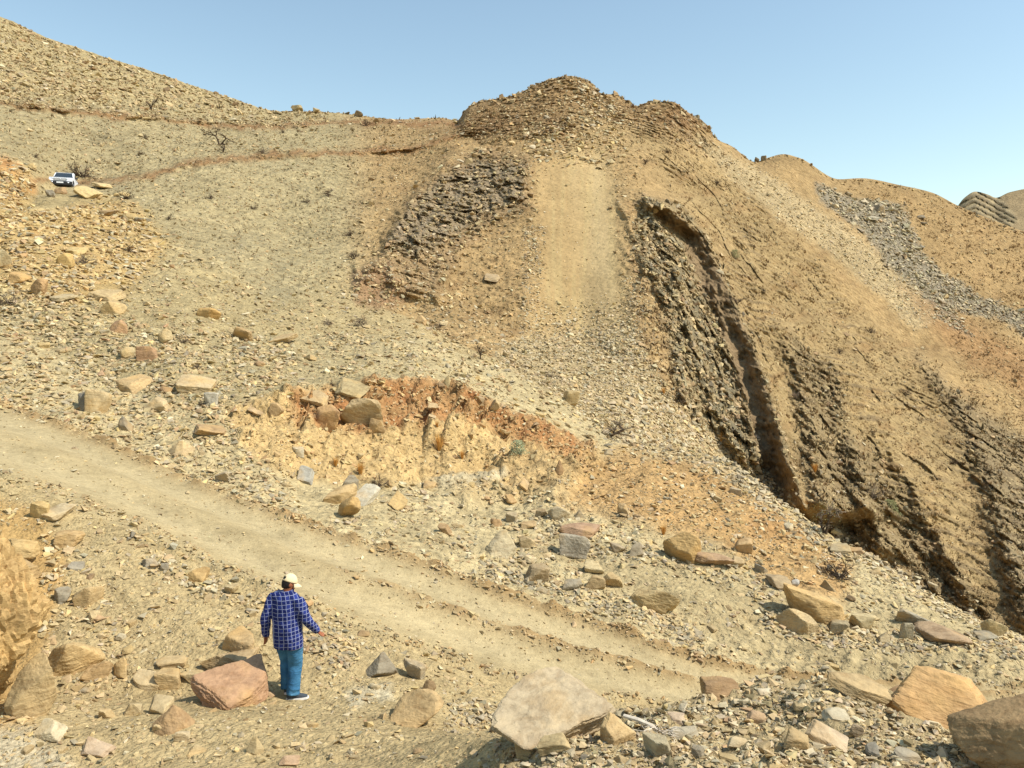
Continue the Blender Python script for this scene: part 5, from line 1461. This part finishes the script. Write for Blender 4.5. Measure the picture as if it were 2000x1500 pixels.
def build_person():
    g = ground_at(568, 1362)
    root = empty('person', g)
    tag(root, 'man in blue plaid shirt, jeans and cream cap walking away, seen from behind', 'person')
    yaw = Matrix.Rotation(math.radians(-22), 3, 'Z')
    ax = yaw @ Vector((1, 0, 0))
    # joints (metres, x right, y away, z up)
    hipc = Vector((-0.02, 0.0, 0.92)); chest = Vector((-0.05, 0.03, 1.22)); neck = Vector((-0.045, 0.055, 1.44))
    lsh, rsh = Vector((-0.245, 0.10, 1.375)), Vector((0.145, -0.05, 1.365))
    lel, lwr = Vector((-0.335, 0.03, 1.09)), Vector((-0.355, 0.09, 0.84))
    rel, rwr = Vector((0.255, -0.05, 1.10)), Vector((0.355, 0.10, 0.905))
    lhp, lkn, lan = Vector((-0.115, 0.04, 0.86)), Vector((-0.085, 0.14, 0.47)), Vector((-0.075, 0.10, 0.10))
    rhp, rkn, ran = Vector((0.075, -0.03, 0.86)), Vector((0.065, 0.02, 0.46)), Vector((0.05, -0.07, 0.09))
    hrot = (Matrix.Rotation(math.radians(-58), 3, 'Z') @ Matrix.Rotation(math.radians(-22), 3, 'X'))
    hc = Vector((-0.015, 0.085, 1.585))
    def H(p): return hrot @ Vector(p) + hc
    head = [ball((0, 0, 0), (0.075, 0.096, 0.112), 3), ball((0, 0.035, -0.055), (0.056, 0.062, 0.06), 3), ball((0, 0.075, -0.085), (0.03, 0.026, 0.025), 2),
            ball((0, 0.102, -0.020), (0.013, 0.02, 0.020), 2), ball((0, 0.094, 0.012), (0.045, 0.012, 0.010), 2), ball((0, 0.090, -0.056), (0.026, 0.012, 0.010), 2),
            ball((0.078, -0.005, -0.015), (0.010, 0.02, 0.033), 2), ball((-0.078, -0.005, -0.015), (0.010, 0.02, 0.033), 2)]
    head = [([H(q) for q in v], f) for v, f in head]
    def hand(wr, el, thumb_side, curl):
        d = (wr - el).normalized(); side = thumb_side.copy(); side = (side - d * side.dot(d)).normalized(); nrm = d.cross(side)
        out = [ring_tube([wr - d * 0.02, wr + d * 0.03, wr + d * 0.085], [(0.026, 0.018), (0.040, 0.016), (0.042, 0.014)], 12, side)]
        for k, (off, ln) in enumerate([(0.030, 0.072), (0.010, 0.080), (-0.011, 0.074), (-0.031, 0.060)]):
            b = wr + d * 0.080 + side * off
            d1 = (d + nrm * curl * 0.5).normalized(); d2 = (d + nrm * curl * 1.3).normalized()
            out.append(ring_tube([b - d * 0.01, b + d1 * ln * 0.5, b + d1 * ln * 0.5 + d2 * ln * 0.5], [0.0092, 0.0088, 0.0070], 8))
        tb = wr + d * 0.03 + side * 0.034
        out.append(ring_tube([tb - side * 0.015, tb + side * 0.026 + d * 0.025, tb + side * 0.032 + d * 0.058], [0.013, 0.011, 0.008], 8))
        return out
    pieces = head + [
        ring_tube([neck - Vector((0, 0, 0.06)), neck + Vector((0.01, 0.01, 0.05)), hc + Vector((0, -0.01, -0.03))], [0.062, 0.055, 0.058], 16),
        ring_tube([hipc + Vector((0, 0, -0.08)), hipc, chest, neck - Vector((0, 0, 0.07))], [(0.14, 0.10), (0.155, 0.11), (0.165, 0.11), (0.12, 0.08)], 20, ax),
        ring_tube([lsh, lel, lwr], [0.055, 0.042, 0.028], 14), ring_tube([rsh, rel, rwr], [0.055, 0.042, 0.028], 14),
        ring_tube([neck - Vector((0, 0, 0.09)), lsh - Vector((0, 0, 0.03))], [0.045, 0.042], 12), ring_tube([neck - Vector((0, 0, 0.09)), rsh - Vector((0, 0, 0.03))], [0.045, 0.042], 12),
        ring_tube([lhp + Vector((0, 0, 0.04)), lkn, lan], [0.085, 0.056, 0.038], 14), ring_tube([rhp + Vector((0, 0, 0.04)), rkn, ran], [0.085, 0.056, 0.038], 14),
        ball(lan + Vector((0, 0.05, -0.045)), (0.038, 0.10, 0.035), 2), ball(ran + Vector((0.05, 0.02, -0.045)), (0.09, 0.05, 0.035), 2)]
    pieces += hand(lwr, lel, Vector((0.4, 1, 0)), -0.35) + hand(rwr, rel, Vector((-0.3, 1, 0.5)), 0.45)
    fused('body', pieces, 0.0065, M['skin'], root, 3)
    # hair round the back and sides below the cap
    hv = [ball((0, -0.014, -0.004), (0.080, 0.092, 0.098), 3), ball((0, -0.06, -0.050), (0.058, 0.034, 0.045), 3)]
    fused('hair', [([H(q) for q in v], f) for v, f in hv], 0.009, M['hair'], root, 2)
    # cap: crown, visor, closure gap at the back
    d, f = ICO[4]
    cv = []
    keep = [i for i in range(len(d)) if d[i][2] > -0.02]
    mp = {i: k for k, i in enumerate(keep)}
    for i in keep:
        x, y, z = d[i]
        cv.append(H((x * 0.088, y * 0.108 - 0.002, 0.018 + z * 0.110 * (1 - 0.06 * max(y, 0)))))
    cf = [tuple(mp[int(j)] for j in t_) for t_ in f if all(int(j) in mp for j in t_)]
    def in_gap(t_):
        c = sum((Vector(d[int(keep[j])]) for j in t_), Vector()) / 3
        return c.y < -0.75 and abs(c.x) < 0.42 and 0.08 < c.z < 0.50
    cf = [q for q in cf if not in_gap(q)]
    cap = mesh_obj('cap', cv, cf, M['cap'], root, True)
    so = cap.modifiers.new('t', 'SOLIDIFY'); so.thickness = 0.004
    nv, nf = [], []
    for i in range(15):
        a = math.radians(-68 + 136 * i / 14)
        for j in range(5):
            rr = j / 4
            x = math.sin(a) * (0.086 + 0.006 * rr); y = math.cos(a) * 0.104 + rr * 0.085 * max(math.cos(a * 1.15), 0.05); z = 0.020 - 0.030 * rr - 0.055 * (abs(math.sin(a)) ** 2) * (0.25 + 0.4 * rr)
            nv.append(H((x, y, z)))
    for i in range(14):
        for j in range(4):
            nf.append((i * 5 + j, i * 5 + j + 1, (i + 1) * 5 + j + 1, (i + 1) * 5 + j))
    vz = mesh_obj('visor', nv, nf, M['cap'], cap, True)
    so = vz.modifiers.new('t', 'SOLIDIFY'); so.thickness = 0.005; so.offset = 0
    nb = ball((0, -0.002, 0.130), (0.010, 0.010, 0.006), 2); mesh_obj('button', [H(q) for q in nb[0]], nb[1], M['cap'], cap, True)
    # shirt
    hem_l, hem_r = Vector((-0.025, 0.0, 0.755)), None
    torso = ring_tube([Vector((-0.015, 0.0, 0.715)), Vector((-0.02, 0.0, 0.86)), Vector((-0.028, 0.005, 0.98)), Vector((-0.04, 0.02, 1.12)), Vector((-0.048, 0.03, 1.25)), Vector((-0.05, 0.035, 1.35)), Vector((-0.047, 0.045, 1.42)), Vector((-0.042, 0.052, 1.455))],
                      [(0.215, 0.160), (0.216, 0.165), (0.212, 0.165), (0.212, 0.160), (0.216, 0.152), (0.205, 0.130), (0.150, 0.105), (0.084, 0.080)], 32, ax)
    def sleeve(s, e, w):
        m1 = s.lerp(e, 0.5) + Vector((0, -0.008, 0)); m2 = e.lerp(w, 0.5)
        return ring_tube([s.lerp(e, -0.18), s, m1, e, m2, w.lerp(e, 0.02)], [0.070, 0.086, 0.080, 0.070, 0.060, 0.047], 20)
    def folds(co):
        x, y, z = co[:, 0], co[:, 1], co[:, 2]
        a = x * 0.93 - y * 0.37
        return (0.013 * fbm(a * 11 + 0.6 * z, y * 5, z * 2.6 + 3, 3) + 0.007 * fbm(x * 9, y * 9, z * 12 + a * 8, 2) + 0.014 * noise(a * 7, 0.3, z * 1.6)).astype(np.float32)
    shirt = fused('shirt', [torso, sleeve(lsh, lel, lwr), sleeve(rsh, rel, rwr), ring_tube([neck - Vector((0, 0, 0.035)), neck.lerp(lsh, 0.6) - Vector((0, 0, 0.012)), lsh + Vector((0.0, 0, -0.005))], [0.080, 0.088, 0.082], 18), ring_tube([neck - Vector((0, 0, 0.035)), neck.lerp(rsh, 0.6) - Vector((0, 0, 0.012)), rsh + Vector((0, 0, -0.005))], [0.080, 0.088, 0.082], 18)], 0.011, M['plaid'], root, 6, folds)
    # collar stands up round the neck
    kv, kf = [], []
    for i in range(25):
        a = math.radians(-165 + 330 * i / 24) + math.radians(-22 - 90)
        for j, (rr, zz) in enumerate(((0.086, 1.43), (0.082, 1.465), (0.080, 1.497), (0.092, 1.470))):
            kv.append(Vector((-0.038 + math.cos(a) * rr, 0.058 + math.sin(a) * rr * 0.95, zz + 0.012 * math.cos(a - 0.4))))
    for i in range(24):
        for j in range(3): kf.append((i * 4 + j, i * 4 + j + 1, (i + 1) * 4 + j + 1, (i + 1) * 4 + j))
    co = mesh_obj('collar', kv, kf, M['plaid'], shirt, True)
    so = co.modifiers.new('t', 'SOLIDIFY'); so.thickness = 0.005
    for w, e in ((lwr, lel), (rwr, rel)):
        dd = (w - e).normalized()
        v, f = ring_tube([w - dd * 0.055, w - dd * 0.03, w + dd * 0.006], [0.047, 0.046, 0.044], 18)
        mesh_obj('cuff', v, f, M['plaid'], shirt, True)
    # jeans
    def jf(co):
        x, y, z = co[:, 0], co[:, 1], co[:, 2]
        return (0.010 * fbm(x * 8, y * 8, z * 9, 3) + 0.010 * np.exp(-((z - 0.13) / 0.07) ** 2) * noise(x * 6, y * 6, z * 34) + 0.006 * np.exp(-((z - 0.46) / 0.10) ** 2) * noise(x * 7, y * 7, z * 26)).astype(np.float32)
    legs = [ring_tube([hipc + Vector((0, 0, 0.10)), hipc, hipc - Vector((0, 0, 0.10))], [(0.160, 0.12), (0.178, 0.135), (0.170, 0.125)], 26, ax),
            ring_tube([lhp + Vector((0.02, 0, 0.06)), lhp.lerp(lkn, 0.3), lkn, lkn.lerp(lan, 0.5), lan + Vector((0, 0, -0.02))], [0.115, 0.114, 0.094, 0.088, 0.090], 20),
            ring_tube([rhp + Vector((-0.02, 0, 0.06)), rhp.lerp(rkn, 0.3), rkn, rkn.lerp(ran, 0.5), ran + Vector((0, 0, -0.02))], [0.115, 0.114, 0.096, 0.090, 0.092], 20)]
    fused('jeans', legs, 0.012, M['denim'], root, 5, jf)
    # shoes
    def shoe(heel, ang, roll):
        rt = Matrix.Rotation(ang, 3, 'Z') @ Matrix.Rotation(roll, 3, 'X')
        T = lambda q: rt @ Vector(q) + heel
        up = [ring_tube([(0, -0.045, 0.045), (0, 0.02, 0.055), (0, 0.10, 0.050), (0, 0.17, 0.038), (0, 0.225, 0.030)], [(0.036, 0.044), (0.044, 0.050), (0.046, 0.042), (0.046, 0.030), (0.030, 0.018)], 16, (1, 0, 0)),
              ring_tube([(0, -0.01, 0.05), (0, 0.0, 0.105)], [(0.040, 0.052), (0.040, 0.048)], 16, (1, 0, 0))]
        sh = fused('shoe', [([T(q) for q in v], f) for v, f in up], 0.009, M['shoe'], root, 3)
        out = [(-0.034, -0.03), (-0.044, 0.06), (-0.050, 0.14), (-0.042, 0.21), (0, 0.245), (0.042, 0.21), (0.050, 0.14), (0.044, 0.06), (0.034, -0.03), (0, -0.062)]
        vs = [T((x, y, 0.0)) for x, y in out] + [T((x, y, 0.030)) for x, y in out]
        n = len(out)
        fs = [tuple(range(n))[::-1], tuple(range(n, 2 * n))] + [(i, (i + 1) % n, n + (i + 1) % n, n + i) for i in range(n)]
        mesh_obj('sole', vs, fs, M['sole'], sh, False)
    shoe(Vector((lan.x, lan.y - 0.02, 0.012)), math.radians(4), math.radians(-12))
    shoe(Vector((ran.x - 0.03, ran.y - 0.01, 0.0)), math.radians(-74), 0)
    return root
build_person()

# ------------------------------------------------------------------ white pickup on the upper track
M['paint'] = simple_mat('white_paint', lin(226, 228, 228), 0.35, 0, 0.08, 3, 0, 0.5)
M['glass'] = simple_mat('car_glass', (0.03, 0.04, 0.05), 0.12, 0, 0.1, 3, 0, 0.6)
M['trim'] = simple_mat('black_trim', (0.03, 0.03, 0.033), 0.6, 0, 0.2, 8)
M['tyre'] = simple_mat('tyre', (0.035, 0.034, 0.033), 0.9, 0, 0.3, 20)
M['chrome'] = simple_mat('chrome', (0.62, 0.62, 0.63), 0.25, 0.9, 0.05, 5)
M['lamp'] = simple_mat('headlamp_glass', (0.62, 0.65, 0.68), 0.15, 0.2, 0.1, 8, 0, 0.6)
def prism(outline, x0, x1, bevel=0.0):
    """side outline (y, z) extruded across the width"""
    n = len(outline)
    vs = [(x0, y, z) for y, z in outline] + [(x1, y, z) for y, z in outline]
    fs = [tuple(range(n))[::-1], tuple(range(n, 2 * n))] + [(i, (i + 1) % n, n + (i + 1) % n, n + i) for i in range(n)]
    return vs, fs
def quad_plate(pts, th, nrm):
    nrm = Vector(nrm).normalized(); a = [Vector(p) for p in pts]; b = [p - nrm * th for p in a]; n = len(a)
    vs = a + b
    fs = [tuple(range(n)), tuple(range(n, 2 * n))[::-1]] + [(i, n + i, n + (i + 1) % n, (i + 1) % n) for i in range(n)]
    return vs, fs
def bevelled(o, w, seg=2):
    m = o.modifiers.new('b', 'BEVEL'); m.width = w; m.segments = seg; m.limit_method = 'ANGLE'
    return o
def build_pickup():
    g = ground_at(121, 364)
    los = Vector((-g.x, -g.y, 0)).normalized()
    f = Matrix.Rotation(math.radians(-9), 3, 'Z') @ los      # front points almost at the camera
    root = empty('pickup_truck', g + Vector((0, 0, -0.30)) - f * 1.6, math.atan2(-f.x, f.y))
    tag(root, 'white double cab pickup truck parked on the upper track', 'pickup truck')
    P, G_, T_ = M['paint'], M['glass'], M['trim']
    # body: local y forward, x right of the truck
    bevelled(mesh_obj('body', *prism([(-2.55,0.52),(-2.55,1.05),(-0.95,1.08),(0.75,1.08),(0.90,1.10),(1.95,0.98),(2.28,0.86),(2.40,0.72),(2.40,0.50),(1.9,0.42),(-1.8,0.42)], -0.89, 0.89), P, root), 0.05)
    bed = mesh_obj('bed', *prism([(-2.50,1.05),(-2.50,1.12),(-0.98,1.14),(-0.98,1.07)], -0.88, 0.88), T_, root)
    cab = mesh_obj('cab', *prism([(-0.92,1.07),(-0.72,1.66),(-0.40,1.74),(-0.05,1.75),(0.12,1.70),(0.88,1.10)], -0.74, 0.74), P, root)
    me = cab.data
    for v in me.vertices:
        if v.co.z < 1.2: v.co.x *= 1.16
    bevelled(cab, 0.05)
    bevelled(mesh_obj('roof', *prism([(-0.62,1.735),(-0.36,1.765),(0.0,1.765),(0.10,1.735)], -0.66, 0.66), P, root), 0.015)
    mesh_obj('windscreen', *quad_plate([(-0.74,0.80,1.165),(0.74,0.80,1.165),(0.62,0.19,1.655),(-0.62,0.19,1.655)], 0.02, (0, 0.63, 0.78)), G_, root).location = (0, 0.022, 0.027)
    hood = bevelled(mesh_obj('bonnet', *quad_plate([(-0.78,0.92,1.118),(0.78,0.92,1.118),(0.72,1.95,1.0),(-0.72,1.95,1.0)], 0.03, (0, 0.12, 1)), P, root), 0.01)
    hood.location = (0, 0, 0.018)
    for s in (-1, 1):
        for pts in (((0.60,1.17),(0.06,1.61),(-0.03,1.63),(-0.03,1.16)), ((-0.10,1.16),(-0.10,1.63),(-0.58,1.60),(-0.74,1.16))):
            q = [(s * (0.86 - 0.12 * (z - 1.07) / 0.6 + 0.012), y, z) for y, z in pts]
            mesh_obj('side_window', *quad_plate(q, 0.02, (s, 0, 0.2)), G_, root)
        for y0, y1 in ((-0.06, 0.86), (-0.92, -0.10)):
            dr = bevelled(mesh_obj('door', *quad_plate([(s * 0.902, y0, 0.55), (s * 0.902, y1, 0.55), (s * 0.902, y1, 1.06), (s * 0.902, y0, 1.06)], 0.02, (s, 0, 0)), P, root), 0.01)
            mesh_obj('handle', *quad_plate([(s * 0.93, y0 + 0.06, 0.96), (s * 0.93, y0 + 0.22, 0.96), (s * 0.93, y0 + 0.22, 1.0), (s * 0.93, y0 + 0.06, 1.0)], 0.03, (s, 0, 0)), M['chrome'], dr)
        mr = ball((s * 1.02, 0.62, 1.20), (0.11, 0.07, 0.09), 2); bevelled(mesh_obj('mirror', *mr, M['trim'], root, True), 0.01)
        hl = mesh_obj('headlight', *quad_plate([(s * 0.50, 2.36, 0.78), (s * 0.86, 2.22, 0.80), (s * 0.86, 2.10, 0.97), (s * 0.54, 2.22, 0.92)], 0.04, (s * 0.3, 0.9, 0.4)), M['lamp'], root)
        hl.location = (0, 0.05, 0.02)
        fl = ball((s * 0.62, 2.50, 0.50), (0.075, 0.03, 0.06), 2); mesh_obj('fog_lamp', *fl, M['lamp'], root, True)
        for y in (-1.55, 1.50):
            wh = mesh_obj('wheel_arch', *prism([(y - 0.46,0.36),(y - 0.40,0.68),(y - 0.2,0.82),(y + 0.2,0.82),(y + 0.40,0.68),(y + 0.46,0.36)], s * 0.60, s * 0.905), T_, root)
            c = Vector((s * 0.80, y, 0.37))
            vs, fs = ring_tube([c - Vector((0.13, 0, 0)), c - Vector((0.11, 0, 0)), c + Vector((0.11, 0, 0)), c + Vector((0.13, 0, 0))], [0.33, 0.37, 0.37, 0.33], 28)
            w = mesh_obj('wheel', vs, fs, M['tyre'], root, True)
            e = Vector((s * 0.125, 0, 0))
            vs, fs = ring_tube([c + e, c + e * 1.2], [0.22, 0.20], 20)
            mesh_obj('rim', vs, fs, M['chrome'], w)
    mesh_obj('bumper', *prism([(2.20,0.26),(2.20,0.62),(2.46,0.62),(2.50,0.56),(2.48,0.34),(2.40,0.26)], -0.90, 0.90), M['trim'], root)
    gr = bevelled(mesh_obj('grille', *quad_plate([(-0.50,2.42,0.66),(0.50,2.42,0.66),(0.48,2.36,0.90),(-0.48,2.36,0.90)], 0.06, (0, 1, 0.2)), M['trim'], root), 0.01)
    for z in (0.71, 0.79, 0.87):
        mesh_obj('bar', *prism([(2.40 - (z - 0.66) * 0.25,z - 0.018),(2.40 - (z - 0.66) * 0.25,z + 0.018),(2.435 - (z - 0.66) * 0.25,z + 0.018),(2.435 - (z - 0.66) * 0.25,z - 0.018)], -0.46, 0.46), P, gr)
    em = ball((0, 2.425, 0.80), (0.075, 0.02, 0.05), 2); mesh_obj('emblem', *em, M['chrome'], gr, True)
    mesh_obj('number_plate', *quad_plate([(-0.26,2.515,0.44),(0.26,2.515,0.44),(0.26,2.515,0.56),(-0.26,2.515,0.56)], 0.02, (0, 1, 0)), P, root)
    return root
build_pickup()
